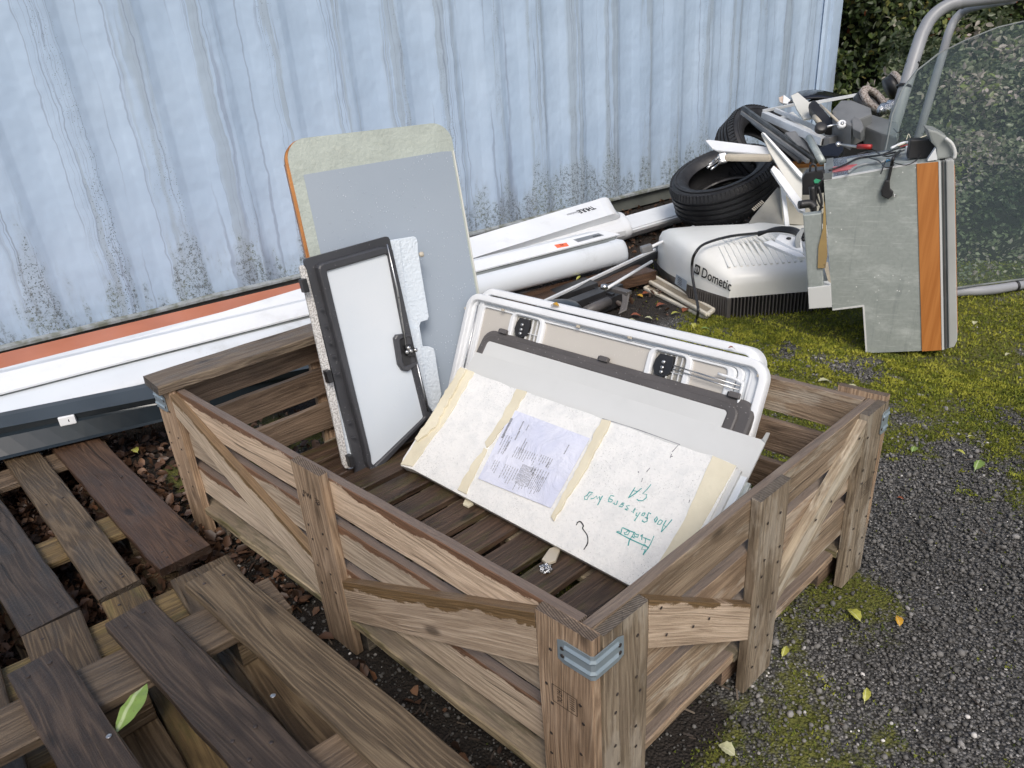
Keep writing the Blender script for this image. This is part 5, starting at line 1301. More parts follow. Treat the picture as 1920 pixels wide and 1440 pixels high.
# ================================================================== JUNK PILE
def tyre(label, c, axis, R=.30, wd=.19, ri=.195):
    t_ = thing('tyre', label, 'tyre', c-A(0, 0, R*.6), 'worn car tyres by the container')
    h = wd/2; prof = [(ri, -h*.62), (ri+.012, -h*.80), (ri+.04, -h), (R-.045, -h*1.0), (R-.018, -h*.90), (R-.006, -h*.74)]
    gro = [-.46, -.15, .15, .46]
    for g_ in gro: prof += [(R, h*(g_-.07)), (R-.009, h*(g_-.055)), (R-.009, h*(g_+.055)), (R, h*(g_+.07))]
    prof += [(R-.006, h*.74), (R-.018, h*.90), (R-.045, h), (ri+.04, h), (ri+.012, h*.80), (ri, h*.62), (ri+.006, h*.55), (R-.03, h*.70), (R-.022, 0), (R-.03, -h*.70), (ri+.006, -h*.55)]
    o = lathe('casing', prof, c, axis, M_['rubber'], t_, 72, smooth=True)
    try: o.data.set_sharp_from_angle(angle=math.radians(35))
    except Exception: pass
    # shoulder lugs
    axis = nrm(axis); x = nrm(np.cross(axis, [.3, .1, 1])); y = np.cross(axis, x); V = []; Fc = []
    for i in range(80):
        a_ = 2*math.pi*i/80; d = math.cos(a_)*x+math.sin(a_)*y; tg = -math.sin(a_)*x+math.cos(a_)*y
        for s_ in (-1, 1):
            b = len(V)
            for rr_2, hh_ in ((R-.004, .60), (R+.0015, .60), (R-.010, .93), (R-.022, .90)):
                for w_ in (-.0075, .0075): V.append(c+d*rr_2+axis*(h*hh_*s_)+tg*w_)
            Fc += [(b+2, b+3, b+5, b+4), (b, b+2, b+4, b+6), (b+1, b+7, b+5, b+3), (b+4, b+5, b+7, b+6), (b, b+1, b+3, b+2)]
    mesh('shoulder_lugs', V, Fc, M_['rubber'], t_, kind='stuff')
    lathe('sidewall_bead', [(ri+.055, h*1.0), (ri+.058, h*1.025), (ri+.064, h*1.025), (ri+.067, h*1.0)], c, axis, M_['rubber'], t_, 72)
    return t_
ax1 = cdir(-.38, .74, -.56); tyre('big worn tyre lying tilted in front, lower of two by the container', at(1358, 347, 3.78), ax1, .272, .195, .172)
ax2 = cdir(.38, .42, -.82); tyre('worn tyre standing behind the lower one, half hidden by scrap', at(1438, 292, 4.10), ax2, .305, .18, .20)
vw = cdir(0, .1, -1)
def poly(name, q, t, n, th, mat, par, **kw): 
    P = [at(u, v, (t if not hasattr(t, '__len__') else t[i])) for i, (u, v) in enumerate(q)]
    if hasattr(t, '__len__'):   # flatten on best plane
        P = np.array(P); c = P.mean(0); _, _, vv = np.linalg.svd(P-c); n = vv[2]; n = n if n@(CP-c) > 0 else -n; P = [p-((p-c)@n)*n for p in P]
    else:
        n = nrm(n); c = P[0]; P = [onp(u, v, c, n) for u, v in q]
    return prism(name, P, n, th, mat, par, **kw)
def single(o, label, cat, group=None): return tag(o, label, cat, group)
def q1(x, y): return (1180+x/2.482, 100+y/2.482)
def q2(x, y): return (1400+x/6., 150+y/6.)
up_ = cdir(0, 1, -.3)
# white folded shelf profile
o = thing('white_shelf_profile', 'white folded sheet profile resting across both tyres', 'profile', at(1385, 275, 3.4))
poly('face', [q1(355, 405), q1(372, 402), q1(655, 437), q1(660, 470), q1(408, 450), q1(385, 440)], 3.42, cdir(-.05, .75, -.8), .006, M_['plastic_w'], o, bevel=.001)
poly('lip', [q1(385, 441), q1(660, 470), q1(662, 482), q1(440, 474)], 3.40, cdir(0, -.1, -1), .005, M_['light_board'], o)
o = thing('prong_bar', 'beige tube with bright steel prong foot lying over the front tyre', 'scrap', at(1360, 298, 3.3))
bar('tube', at(1360, 295, 3.30), at(1448, 296, 3.2), .045, .03, M_['beige'], o, bevel=.010)
box('clamp', at(1355, 297, 3.30), cdir(1, .2, 0), cdir(-.2, 1, 0), (.035, .045, .03), M_['chrome'], o, .006)
for q in (((1350, 299), (1327, 314)), ((1352, 304), (1334, 317)), ((1346, 295), (1330, 309))): tube('prong', [at(*q[0], 3.28), at(*q[1], 3.22)], .0045, M_['chrome'], o)
# dark double rail
o = thing('dark_rail', 'dark oily metal rail sloping down from the left over the tyre', 'rail', at(1460, 255, 3.3))
bar('rail_bar', at(1394, 203, 3.55), at(1530, 303, 2.95), .018, .022, pmat('oily_metal', (.14, .14, .135), (.05, .05, .05), 12, .3, metal=.7), o, up=up_)
bar('rail_bar', at(1391, 211, 3.55), at(1515, 303, 2.97), .014, .016, M_['grey_mid'], o, up=up_)
bar('rail_bar', at(1410, 228, 3.5), at(1500, 303, 3.0), .012, .014, M_['black'], o, up=up_)
# tall white board edge-on and a second one
o = thing('upright_board', 'tall narrow white board standing on edge left of the steel cabinet', 'panel', at(1480, 330, 2.9))
poly('face', [q1(614, 372), q1(622, 368), q1(806, 575), q1(802, 690), q1(760, 640), q1(700, 540), q1(650, 455)], 2.9, cdir(-.3, .1, -1), .012, M_['white_dirty'], o, bevel=.001)
poly('edge', [q1(618, 366), q1(632, 372), q1(810, 565), q1(812, 588), q1(790, 570)], 2.885, cdir(-.2, .2, -1), .012, M_['plastic_w'], o)
o = thing('white_profile', 'white plastic profile leaning below the tall narrow panel', 'profile', at(1475, 350, 2.85))
poly('face', [q1(658, 540), q1(672, 522), q1(700, 545), q1(815, 700), q1(820, 740), q1(790, 730), q1(690, 590)], 2.82, cdir(-.3, .2, -1), .02, M_['plastic_w'], o, bevel=.002)
poly('clip', [q1(752, 655), q1(765, 645), q1(805, 690), q1(792, 702)], 2.80, cdir(-.3, .2, -1), .012, M_['plastic_w'], o, bevel=.002)
o = poly('white_strip', [q1(706, 620), q1(726, 640), q1(748, 818), q1(728, 820)], 2.84, cdir(-.2, .1, -1), .012, M_['plastic_w'], None); tag(o, 'thin upright white strip hanging beside the tyre', 'strip')
o = thing('beige_box', 'beige box with brown top edge behind the leaning white panels', 'box', at(1470, 350, 3.1))
poly('side', [q1(700, 505), q1(905, 510), q1(905, 740), q1(830, 800), q1(715, 790)], 3.12, cdir(-.1, .1, -1), .02, pmat('beige_carcass', (.36, .34, .28), (.28, .265, .22), 3, .6, dirt=.3), o)
poly('top_edge', [q1(690, 502), q1(910, 505), q1(912, 516), q1(700, 516)], 3.10, cdir(0, .6, -1), .03, M_['edge_wood'], o)
o = thing('grey_wedge', 'grey beige plastic cover lying under the tyres', 'cover', at(1440, 400, 3.2))
poly('top', [q1(555, 788), q1(572, 760), q1(690, 620), q1(720, 640), q1(735, 815), q1(640, 825), q1(610, 828)], 3.15, cdir(-.3, .6, -.8), .07, pmat('grey_beige_cover', (.33, .32, .28), (.24, .235, .21), 4, .55, dirt=.3), o, bevel=.006)
for k_ in range(7): bar('vent_rib', at(*q1(572+k_*7, 722-k_*6), 3.13), at(*q1(584+k_*7, 732-k_*6), 3.12), .004, .004, M_['beige'], o, bevel=0)
# aluminium window frame
o = thing('aluminium_frame', 'bright square aluminium tube frame lying on top of the scrap pile', 'frame', at(1490, 240, 3.2))
bar('frame_bar', at(1434, 216, 3.45), at(1546, 266, 2.95), .036, .030, M_['alu'], o, up=up_)
bar('frame_bar', at(1454, 206, 3.48), at(1560, 254, 3.05), .014, .018, M_['alu'], o, up=up_)
bar('frame_bar', at(1432, 208, 3.46), at(1508, 192, 3.75), .014, .014, M_['alu'], o, up=up_)
bar('frame_bar', at(1510, 196, 3.6), at(1606, 178, 3.7), .014, .016, M_['alu'], o, up=up_)
bar('frame_bar', at(1548, 266, 2.94), at(1606, 244, 3.05), .035, .030, M_['grey_mid'], o, up=up_)
dv = nrm(at(1434, 216, 3.45)-at(1546, 266, 2.95))
box('open_end', at(1434, 216, 3.45)+dv*.001, dv, up_, (.003, .024, .028), M_['ink'], o, 0)
box('open_end', at(1547, 266, 2.95)-dv*.001, dv, up_, (.003, .024, .028), M_['ink'], o, 0)
# glossy black curved moulding
o = thing('black_moulding', 'glossy black curved moulding at the top back of the scrap pile', 'moulding', at(1530, 180, 3.8))
V = []; path = [(1478, 190), (1485, 179), (1500, 171), (1530, 168), (1565, 174), (1600, 181)]; path = smoothpath([A(*p, 0) for p in path], 5)
k = 6
for i, p in enumerate(path):
    f_ = math.sin(math.pi*min(1, (i+1)/(len(path)+1)))
    for j in range(k):
        t = j/(k-1); V.append(at(p[0]+2*t, p[1]+17*f_*t, 3.82-.12*math.sin(t*1.7)))
o2 = mesh('shell', V, [(i*k+j, i*k+j+1, (i+1)*k+j+1, (i+1)*k+j) for i in range(len(path)-1) for j in range(k-1)], M_['black_gloss'], o, smooth=True); sd_ = o2.modifiers.new('t', 'SOLIDIFY'); sd_.thickness = .006
poly('under_edge', [q2(690, 230), q2(760, 205), q2(900, 215), q2(760, 240)], 3.74, cdir(0, .6, -1), .02, M_['black'], o)
poly_o = poly('white_offcut', [q2(498, 175), q2(575, 138), q2(700, 245), q2(760, 420), q2(640, 440), q2(560, 320)], 3.3, cdir(-.3, .7, -.8), .008, M_['white_dirty'], None, bevel=.001); tag(poly_o, 'pointed greenish white panel offcut standing up in the scrap pile', 'panel')
poly_o = poly('white_offcut', [q2(412, 262), q2(415, 165), q2(520, 240), q2(530, 275)], 3.75, cdir(-.1, .3, -1), .010, M_['plastic_w'], None); tag(poly_o, 'small white triangular offcut at the left end of the pile top', 'panel')
poly_o = poly('cardboard_scrap', [q2(362, 195), q2(410, 178), q2(408, 262), q2(372, 245)], 3.85, cdir(-.1, .3, -1), .004, pmat('cardboard', (.45, .32, .24), (.55, .5, .46), 20, .8), None); tag(poly_o, 'torn cardboard scrap against the container at the pile top', 'scrap')
# black slab (wheel cover) with rod, little wheel and ring
o = thing('jockey_wheel', 'black rubber jockey wheel standing on edge in the scrap pile', 'wheel', at(1545, 205, 3.0))
poly('tyre', [q2(690, 285), q2(698, 262), q2(740, 222), q2(770, 222), q2(800, 245), q2(980, 460), q2(990, 500), q2(930, 515), q2(870, 510)], 3.12, cdir(-.4, .5, -.7), .05, M_['black'], o, bevel=.010)
tube('axle', [at(*q2(760, 410), 2.95), at(*q2(820, 475), 2.90)], .009, M_['beige'], o)
o = thing('shock_absorber', 'small black disc joined by a rod to a white ringed bush', 'damper', at(1558, 235, 2.85))
lathe('disc', [(0, .008), (.016, .009), (.022, .006), (.023, 0), (.022, -.012), (0, -.012)], at(*q2(835, 535), 2.86), cdir(-.2, .3, -1), M_['black'], o, 20)
tube('rod', [at(*q2(880, 530), 2.87), at(*q2(1060, 490), 2.88)], .0045, M_['chrome'], o)
lathe('bush', [(.006, .006), (.015, .008), (.018, 0), (.015, -.012), (.006, -.012)], at(*q2(1070, 498), 2.88), cdir(-.1, .3, -1), M_['plastic_w'], o, 18)
lathe('bush_core', [(0, .010), (.006, .009), (.007, 0), (0, 0)], at(*q2(1072, 496), 2.875), cdir(-.1, .3, -1), M_['chrome'], o, 12)
tube('thin_rod', [at(*q2(830, 280), 3.0), at(*q2(1040, 480), 2.90)], .005, M_['beige'], o)
# grey motor housing
o = thing('motor_housing', 'grey ribbed plastic motor housing on the right of the scrap pile', 'housing', at(1630, 230, 3.0))
hn = cdir(-.25, .75, -.65)
poly('ribbed_body', [q2(965, 330), q2(1060, 225), q2(1180, 222), q2(1400, 310), q2(1410, 380), q2(1290, 430), q2(1215, 470), q2(1180, 520), q2(985, 420)], 2.98, hn, .10, M_['grey_mid'], o, bevel=.008)
poly('cover', [q2(1210, 400), q2(1290, 450), q2(1320, 530), q2(1280, 590), q2(1190, 545), q2(1180, 440)], 2.86, cdir(-.4, .5, -.7), .04, M_['grey_mid'], o, bevel=.006)
poly('arm_body', [q2(1310, 430), q2(1400, 380), q2(1700, 470), q2(1720, 560), q2(1690, 640), q2(1520, 600), q2(1330, 520)], 2.95, hn, .08, M_['grey_mid'], o, bevel=.008)
for k_ in range(13): bar('rib', at(*q2(975+k_*14, 345+k_*9), 2.955), at(*q2(985+k_*14, 425+k_*8), 2.93), .004, .008, M_['grey_mid'], o, up=hn, bevel=.001)
bar('seam', at(*q2(1270, 435), 2.90), at(*q2(1600, 560), 2.92), .008, .006, M_['black'], o, up=hn)
# corroded rings
o = thing('brake_ring', 'pale corroded metal ring with dark hole on top of the pile', 'ring', at(1637, 187, 3.3))
lathe('ring', [(.046, .006), (.050, .010), (.074, .010), (.080, .004), (.080, -.012), (.046, -.012)], at(*q2(1440, 220), 3.30), cdir(.42, .46, -.80), M_['corroded'], o, 40)
lathe('drum', [(0, -.020), (.050, -.020), (.050, -.013), (.078, -.013), (.076, -.050), (0, -.050)], at(*q2(1440, 220), 3.30), cdir(.42, .46, -.80), M_['black'], o, 30)
o = thing('brake_ring', 'second corroded ring seen nearly edge on beside the grey tube', 'ring', at(1682, 158, 3.4))
lathe('ring', [(.030, .006), (.060, .008), (.064, 0), (.060, -.014), (.03, -.014)], at(1684, 157, 3.4), cdir(.80, .42, -.30), M_['corroded'], o, 36)
lathe('drum', [(0, -.014), (.056, -.014), (.052, -.05), (0, -.05)], at(1684, 157, 3.4), cdir(.80, .42, -.30), M_['black'], o, 30)
o = thing('hub_casting', 'shiny cast metal hub piece between the ring and the grey tube', 'hub', at(1664, 200, 3.1))
for (u, v, r_) in ((1660, 202, .030), (1670, 196, .022), (1652, 206, .018)):
    lathe('lump', [(0, .02), (r_*.7, .016), (r_, 0), (r_*.8, -.02), (0, -.02)], at(u, v, 3.12), cdir(-.2, .7, -.6), M_['foil'], o, 14)
# dark trays, plates, rods
for lab, q, t, m, th_ in (('dark grey plate leaning under the aluminium frame', [q2(430, 590), q2(540, 570), q2(620, 620), q2(730, 840), q2(710, 880), q2(600, 760)], 3.15, 'grey_mid', .012),
    ('glossy black tray in the middle of the scrap pile', [q2(820, 760), q2(930, 715), q2(1080, 690), q2(1090, 790), q2(1030, 860), q2(830, 850)], 2.85, 'black_gloss', .02),
    ('black metal case behind the silver strut', [q2(1080, 670), q2(1440, 600), q2(1460, 680), q2(1380, 740), q2(1090, 730)], 3.0, 'black', .12),
    ('black soot covered base filling the middle of the pile', [q2(700, 640), q2(1300, 600), q2(1500, 700), q2(1200, 860), q2(760, 880)], 3.2, 'black', .20),  # even black block that fills in behind the other pieces
    ('pale crumpled plastic sheet under the frame', [q2(330, 430), q2(520, 350), q2(800, 620), q2(700, 700), q2(560, 560)], 3.4, 'light_board', .01)):
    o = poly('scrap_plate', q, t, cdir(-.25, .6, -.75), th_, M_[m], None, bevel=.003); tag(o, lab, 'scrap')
o = tube('galvanised_pipe', [at(*q2(700, 650), 2.85), at(*q2(850, 920), 2.7)], .013, M_['galv'], None, sides=14); tag(o, 'short galvanised pipe standing between the rail and the black tray', 'pipe')
o = thing('silver_strut', 'thin silver gas strut with a red sleeve', 'strut', at(1610, 275, 2.7))
tube('rod', [at(*q2(1030, 725), 2.75), at(*q2(1380, 765), 2.65)], .005, M_['chrome'], o); tube('sleeve', [at(*q2(1250, 748), 2.67), at(*q2(1400, 752), 2.63)], .009, M_['red'], o)
lathe('eye', [(0, .006), (.009, .005), (.010, 0), (0, -.004)], at(*q2(1030, 722), 2.745), vw, M_['chrome'], o, 12)
# black filler sheets added under the pile so that it stands on the ground
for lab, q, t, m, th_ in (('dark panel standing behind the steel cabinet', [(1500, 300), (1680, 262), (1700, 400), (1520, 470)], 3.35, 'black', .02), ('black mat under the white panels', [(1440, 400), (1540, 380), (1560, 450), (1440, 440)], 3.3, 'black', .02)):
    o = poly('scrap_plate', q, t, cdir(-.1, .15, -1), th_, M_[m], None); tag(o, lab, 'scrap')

# ================================================================== STEEL CABINET (fridge)
FA = gz(1625, 662, 0); FB = gz(1765, 657, 0); fn = -A(math.cos(math.radians(26)), math.sin(math.radians(26)), 0); fd = A(-fn[1], fn[0], 0)
def fq(x, y, o=0.0): return onp(*q1(x, y), FA+fn*o, fn)
fr = thing('steel_cabinet', 'galvanised steel cabinet carcass with orange wood strip, standing on end by the pile', 'fridge', FA)
side = [fq(905, 590), fq(1340, 512), fq(1447, 500), fq(1462, 1380), fq(1105, 1395), fq(1090, 1175), fq(945, 1190)]
prism('carcass', side, fn, .31, M_['galv'], fr, xdir=fd)
prism('edge_rim', [fq(905, 585, .001), fq(1338, 507, .001), fq(1338, 514, .001), fq(905, 594, .001)], fn, .008, M_['alu'], fr)
prism('edge_rim', [fq(945, 1190, .001), fq(1086, 1171, .001), fq(1094, 1172, .001), fq(1108, 1395, .001), fq(1100, 1395, .001), fq(1086, 1180, .001), fq(945, 1197, .001)], fn, .006, M_['light_board'], fr)
prism('wood_strip', [fq(1337, 515, .003), fq(1437, 505, .003), fq(1453, 1381, .003), fq(1362, 1387, .003)], fn, .003, M_['stripe'], fr, xdir=fd)
prism('seal_rim', [fq(1439, 505, .004), fq(1449, 503, .004), fq(1465, 1379, .004), fq(1455, 1381, .004)], fn, .03, M_['light_board'], fr)
prism('seal_groove', [fq(1449, 503, -.003), fq(1473, 500, -.003), fq(1486, 1372, -.003), fq(1465, 1378, -.003)], fn, .2, M_['seam'], fr)
prism('seal_lip', [fq(1458, 502, .001), fq(1462, 502, .001), fq(1476, 1374, .001), fq(1471, 1374, .001)], fn, .03, M_['plastic_b'], fr)
dr_ = prism('door_leaf', [fq(1474, 500, .006), fq(1502, 492, .006), fq(1513, 500, .006), fq(1528, 1310, .006), fq(1526, 1340, .006), fq(1512, 1368, .006), fq(1487, 1373, .006)], fn, .22, pmat('grey_door_leaf', (.42, .43, .42), (.37, .38, .37), 4, .4), fr, bevel=.004)
prism('door_veneer', [fq(1509, 520, .001), fq(1515, 520, .001), fq(1529, 1300, .001), fq(1523, 1300, .001)], fn, .20, M_['stripe'], fr)
tr_ = fq(1447, 500); tl_ = fq(905, 590)
# taped seam, red label and foil on its top face (top plane through tl, tr and back)
topn = nrm(np.cross(tr_-tl_, -fn)); topn = topn if topn[2] > 0 else -topn
def tq_(x, y, o=.001): return onp(*q1(x, y), tl_+topn*o, topn)
prism('tape', [tq_(905, 588), tq_(918, 490), tq_(950, 485), tq_(944, 582)], topn, .0006, M_['seam'], fr)
prism('tape', [fq(903, 560, .002), fq(943, 553, .002), fq(943, 585, .002), fq(905, 590, .002)], fn, .0008, M_['seam'], fr)
prism('red_label', [tq_(948, 528, .002), tq_(1060, 515, .002), tq_(1058, 535, .002), tq_(945, 553, .002)], topn, .0006, M_['redtape'], fr)
prism('foil_sheet', [tq_(950, 490), tq_(1200, 450), tq_(1330, 470), tq_(1340, 505), tq_(1100, 545), tq_(950, 575)], topn, .0006, M_['foil'], fr)
box('control_box', tq_(1370, 440, .03), fd, fn, (.085, .05, .055), M_['black'], fr, .004)
for i, (P, m, r_) in enumerate(((((930, 545), (1000, 520), (1060, 490), (1120, 480), (1190, 470), (1240, 460)), 'black', .0035), (((1020, 555), (1050, 530), (1100, 515), (1180, 505), (1260, 470)), 'spin', .004), (((1110, 485), (1160, 500), (1190, 530), (1230, 520), (1200, 490), (1170, 560)), 'black', .0018), (((1250, 430), (1310, 410), (1360, 390), (1400, 375)), 'foam', .0016), (((1260, 435), (1320, 418), (1370, 398), (1410, 385)), 'red', .0014), (((1180, 470), (1260, 440), (1330, 430), (1400, 410), (1430, 395)), 'black', .0025), (((1220, 440), (1280, 415), (1340, 420)), 'plastic_w', .004), (((1290, 400), (1300, 375), (1310, 400)), 'foam', .0012), (((1200, 500), (1290, 520), (1350, 480), (1330, 440)), 'black', .0016), (((1060, 470), (1130, 455), (1200, 480), (1280, 450)), 'black', .0022), (((1230, 350), (1250, 370), (1270, 352), (1255, 400), (1230, 440)), 'black', .0016))):
    tube('wire', [tq_(x, y, .006+.012*random.random()) for x, y in P], r_, M_[m], fr, sm=5, sides=6)
box('plug_block', tq_(1308, 445, .018), fd, fn, (.028, .016, .018), M_['plastic_w'], fr, .003)
box('wire_clip', tq_(1358, 422, .02), fd, fn, (.016, .006, .006), M_['blueclip'], fr, .001)
box('wire_clip', tq_(1212, 500, .012), fd, fn, (.02, .006, .006), M_['blueclip'], fr, .001)
tube('mains_lead', [tq_(1260, 455, .015), fq(1232, 480, .012), fq(1220, 520, .010), fq(1212, 560, .010), fq(1203, 600, .010)], .0045, M_['black'], fr, sm=6)
pl_ = prism('mains_plug', [fq(1192, 592, .018), fq(1212, 592, .018), fq(1214, 630, .018), fq(1230, 645, .018), fq(1224, 665, .018), fq(1205, 680, .018), fq(1175, 665, .018), fq(1172, 640, .018)], fn, .018, M_['black'], fr, bevel=.003)
for dy in (0, 7): tube('pin', [fq(1226, 655+dy, .010), fq(1242, 660+dy, .010)], .0017, M_['chrome'], pl_)
cv = prism('corner_cover', [fq(1385, 352, -.02), fq(1430, 360, -.02), fq(1475, 385, -.02), fq(1500, 440, -.02), fq(1505, 485, -.02), fq(1430, 495, -.02), fq(1428, 440, -.02), fq(1405, 415, -.02)], fn, .10, pmat('grey_mouldings', (.34, .36, .35), (.26, .28, .27), 8, .35), fr, bevel=.006)
prism('white_bracket', [fq(1405, 470, .002), fq(1425, 440, .002), fq(1434, 495, .002), fq(1388, 502, .002), fq(1390, 492, .002)], fn, .02, M_['plastic_w'], fr)
tube('clear_pipe', [fq(1470, 395, -.01), fq(1500, 420, -.01), fq(1515, 460, -.01), fq(1512, 490, -.01)], .005, M_['light_board'], fr, sm=5)
# black valve block with green sticker at its left, hoses
o = thing('valve_block', 'black control box with green sticker fixed left of the steel cabinet', 'control box', at(1525, 340, 2.35))
prism('housing', [onp(*q1(x, y), at(1525, 345, 2.30), fn) for x, y in ((803, 580), (820, 555), (900, 540), (910, 560), (905, 650), (850, 660), (805, 660))], fn, .06, M_['black'], o, bevel=.004)
prism('sticker', [onp(*q1(x, y), at(1525, 345, 2.298), fn) for x, y in ((858, 592), (868, 583), (890, 590), (888, 606), (862, 604))], fn, .001, M_['green'], o)
for P, r_ in ((((850, 620), (855, 680), (858, 745)), .010), (((880, 620), (895, 690), (885, 740)), .004), (((905, 580), (870, 630), (880, 690), (900, 720)), .003), (((840, 550), (845, 520), (865, 520), (870, 550)), .0035)): tube('hose', [onp(*q1(x, y), at(1530, 370, 2.28), fn) for x, y in P], r_, M_['black'], o, sm=5)
tube('elbow', [at(*q1(790, 706), 2.28), at(*q1(840, 700), 2.28), at(*q1(862, 720), 2.28)], .013, M_['black'], o, sm=4, sides=14)
o = thing('steel_channel', 'upright galvanised channel at the left edge of the steel cabinet', 'channel', at(1530, 500, 2.2))
pc_ = at(1540, 500, 2.20)
prism('channel_face', [onp(*q1(x, y), pc_, fn) for x, y in ((808, 752), (895, 742), (900, 1000), (905, 1085), (832, 1092))], fn, .03, M_['galv'], o, xdir=(0, 0, 1), bevel=.004)
prism('foot_box', [onp(*q1(x, y), pc_+fn*.004, fn) for x, y in ((830, 1092), (938, 1080), (943, 1182), (836, 1190))], fn, .05, M_['light_board'], o, bevel=.002)
prism('insulation', [onp(*q1(x, y), pc_+fn*.006, fn) for x, y in ((906, 690), (912, 720), (922, 940), (912, 1000), (876, 1000), (880, 900), (900, 820))], fn, .02, pmat('ochre_insulation', (.38, .27, .10), (.30, .21, .09), 12, .85), o)
prism('insulation', [onp(*q1(x, y), pc_+fn*.006, fn) for x, y in ((902, 980), (925, 975), (938, 1070), (925, 1060))], fn, .01, M_['beige'], o)
o = thing('white_fitting', 'white plastic fitting with grey wires lying on the air conditioner', 'fitting', at(1480, 460, 2.4))
bp_ = acp(.22, .42, .262)
poly('plate', [q1(625, 878), q1(660, 868), q1(800, 930), q1(820, 945), q1(780, 945)], 2.42, cdir(-.1, .85, -.5), .010, M_['plastic_w'], o, bevel=.002)
poly('body', [q1(680, 862), q1(700, 840), q1(800, 860), q1(810, 925), q1(760, 905)], 2.40, cdir(-.1, .8, -.55), .030, M_['plastic_w'], o, bevel=.003)
lathe('screw', [(0, .002), (.008, .002), (.008, 0), (0, 0)], at(*q1(742, 862), 2.385), cdir(-.1, .8, -.55), M_['ink'], o, 12)
for k_ in range(4): tube('wire', [at(*q1(806+k_*3, 815), 2.34), at(*q1(780+k_*6, 850), 2.33), at(*q1(775+k_*5, 895), 2.33), at(*q1(800+k_*4, 945), 2.33)], .0035, M_['spin'], o, sm=5, sides=6)
for k_ in range(3): tube('hose', [at(*q1(600, 845-k_*5), 2.60), at(*q1(680, 815+k_*5), 2.55), at(*q1(760, 815+k_*10), 2.50), at(*q1(812, 840+k_*14), 2.42)], .006, M_['black'], o, sm=5, sides=8)

# ================================================================== TUBE FRAME AND WINDSCREEN
tf = thing('tube_frame', 'bent grey steel tube rack standing behind the steel cabinet', 'rack', gz(1599, 480, 0))
ft = gz(1599, 482, 0)
main = [ft, at(1665, 270, 2.98), at(1713, 112, 2.96), at(1728, 66, 2.96), at(1745, 35, 2.96), at(1772, 13, 2.95), at(1805, 2, 2.93), at(1900, -10, 2.85), at(2100, -40, 2.7)]
tube('tube', [main[0], main[1], main[2]]+smoothpath(main[3:7], 5)+main[7:], .0255, M_['grey_tube'], tf, sides=20)
rear = [at(1700, 330, 3.7), at(1768, 100, 3.65), at(1778, 65, 3.62), at(1790, 38, 3.6), at(1812, 18, 3.55), at(1845, 8, 3.4), at(1900, -2, 3.1)]
tube('tube', [rear[0]]+smoothpath(rear[1:], 5), .020, M_['grey_tube'], tf, sides=16)
tube('tube', [gz(1740, 556, .022), gz(1795, 547, .022), gz(1860, 543, .022), gz(1960, 525, .022), gz(2200, 480, .022)], .019, M_['grey_tube'], tf, sm=4, sides=16)
for u, v, dd in ((1711, 120, (-.28, 1, 0)), (1695, 163, (-.28, 1, 0)), (1803, 3, (1, .2, 0))):
    lathe('strap', [(.0262, -.005), (.0285, -.004), (.0285, .004), (.0262, .005)], at(u, v, 2.965), nrm(main[2]-main[1]) if v > 50 else nrm(main[6]-main[5]), M_['black'], tf, 20)
lathe('strap', [(.0195, -.005), (.022, -.004), (.022, .004), (.0195, .005)], gz(1903, 536, .022), nrm(gz(1960, 525, .022)-gz(1860, 543, .022)), M_['black'], tf, 20)
gl0 = gz(1795, 541, .045); gd = nrm(gz(1960, 519, .045)-gl0); gback = A(-gd[1], gd[0], 0); gback = gback if gback@(gl0-CP) > 0 else -gback
gW = nrm(gback*math.sin(math.radians(17))+A(0, 0, 1)*math.cos(math.radians(17))); gn = nrm(np.cross(gd, gW)); gn = gn if gn@(CP-gl0) > 0 else -gn
ws = thing('windscreen', 'large curved looking vehicle windscreen of tinted glass leaning on the tube rack', 'windscreen', gl0)
gpts = [(1640, 470), (1652, 320), (1672, 215), (1690, 168), (1720, 130), (1760, 99), (1810, 74), (1870, 50), (1930, 36), (2100, 10), (2130, 300), (2100, 500), (1960, 519), (1795, 541), (1700, 552)]
gp_ = [onp(u, v, gl0, gn) for u, v in gpts]
cz_ = sum(gp_)/len(gp_)
prism('glass_pane', gp_, gn, .005, M_['glass'], ws, xdir=gd)
ins_ = [p+(cz_-p)*.012 for p in gp_]
ring('edge_seal', [p+gn*.0012 for p in gp_], [p+gn*.0012 for p in ins_], gn, .007, M_['seam'], ws, bev=.0005)

# ================================================================== VEGETATION
leafV = np.array([(0, 0, 0), (.22, .20, .05), (.28, .5, .06), (.12, .86, .0), (0, 1.05, -.06), (-.12, .86, .0), (-.28, .5, .06), (-.22, .20, .05), (0, .5, -.03)])
leafF = np.array([(0, 1, 8), (1, 2, 8), (2, 3, 8), (3, 4, 8), (4, 5, 8), (5, 6, 8), (6, 7, 8), (7, 0, 8)])
def bank(n, t0, u0, u1, name, mat, label, smin, smax, tilt, f, kind='stuff', mask=None):
    pass
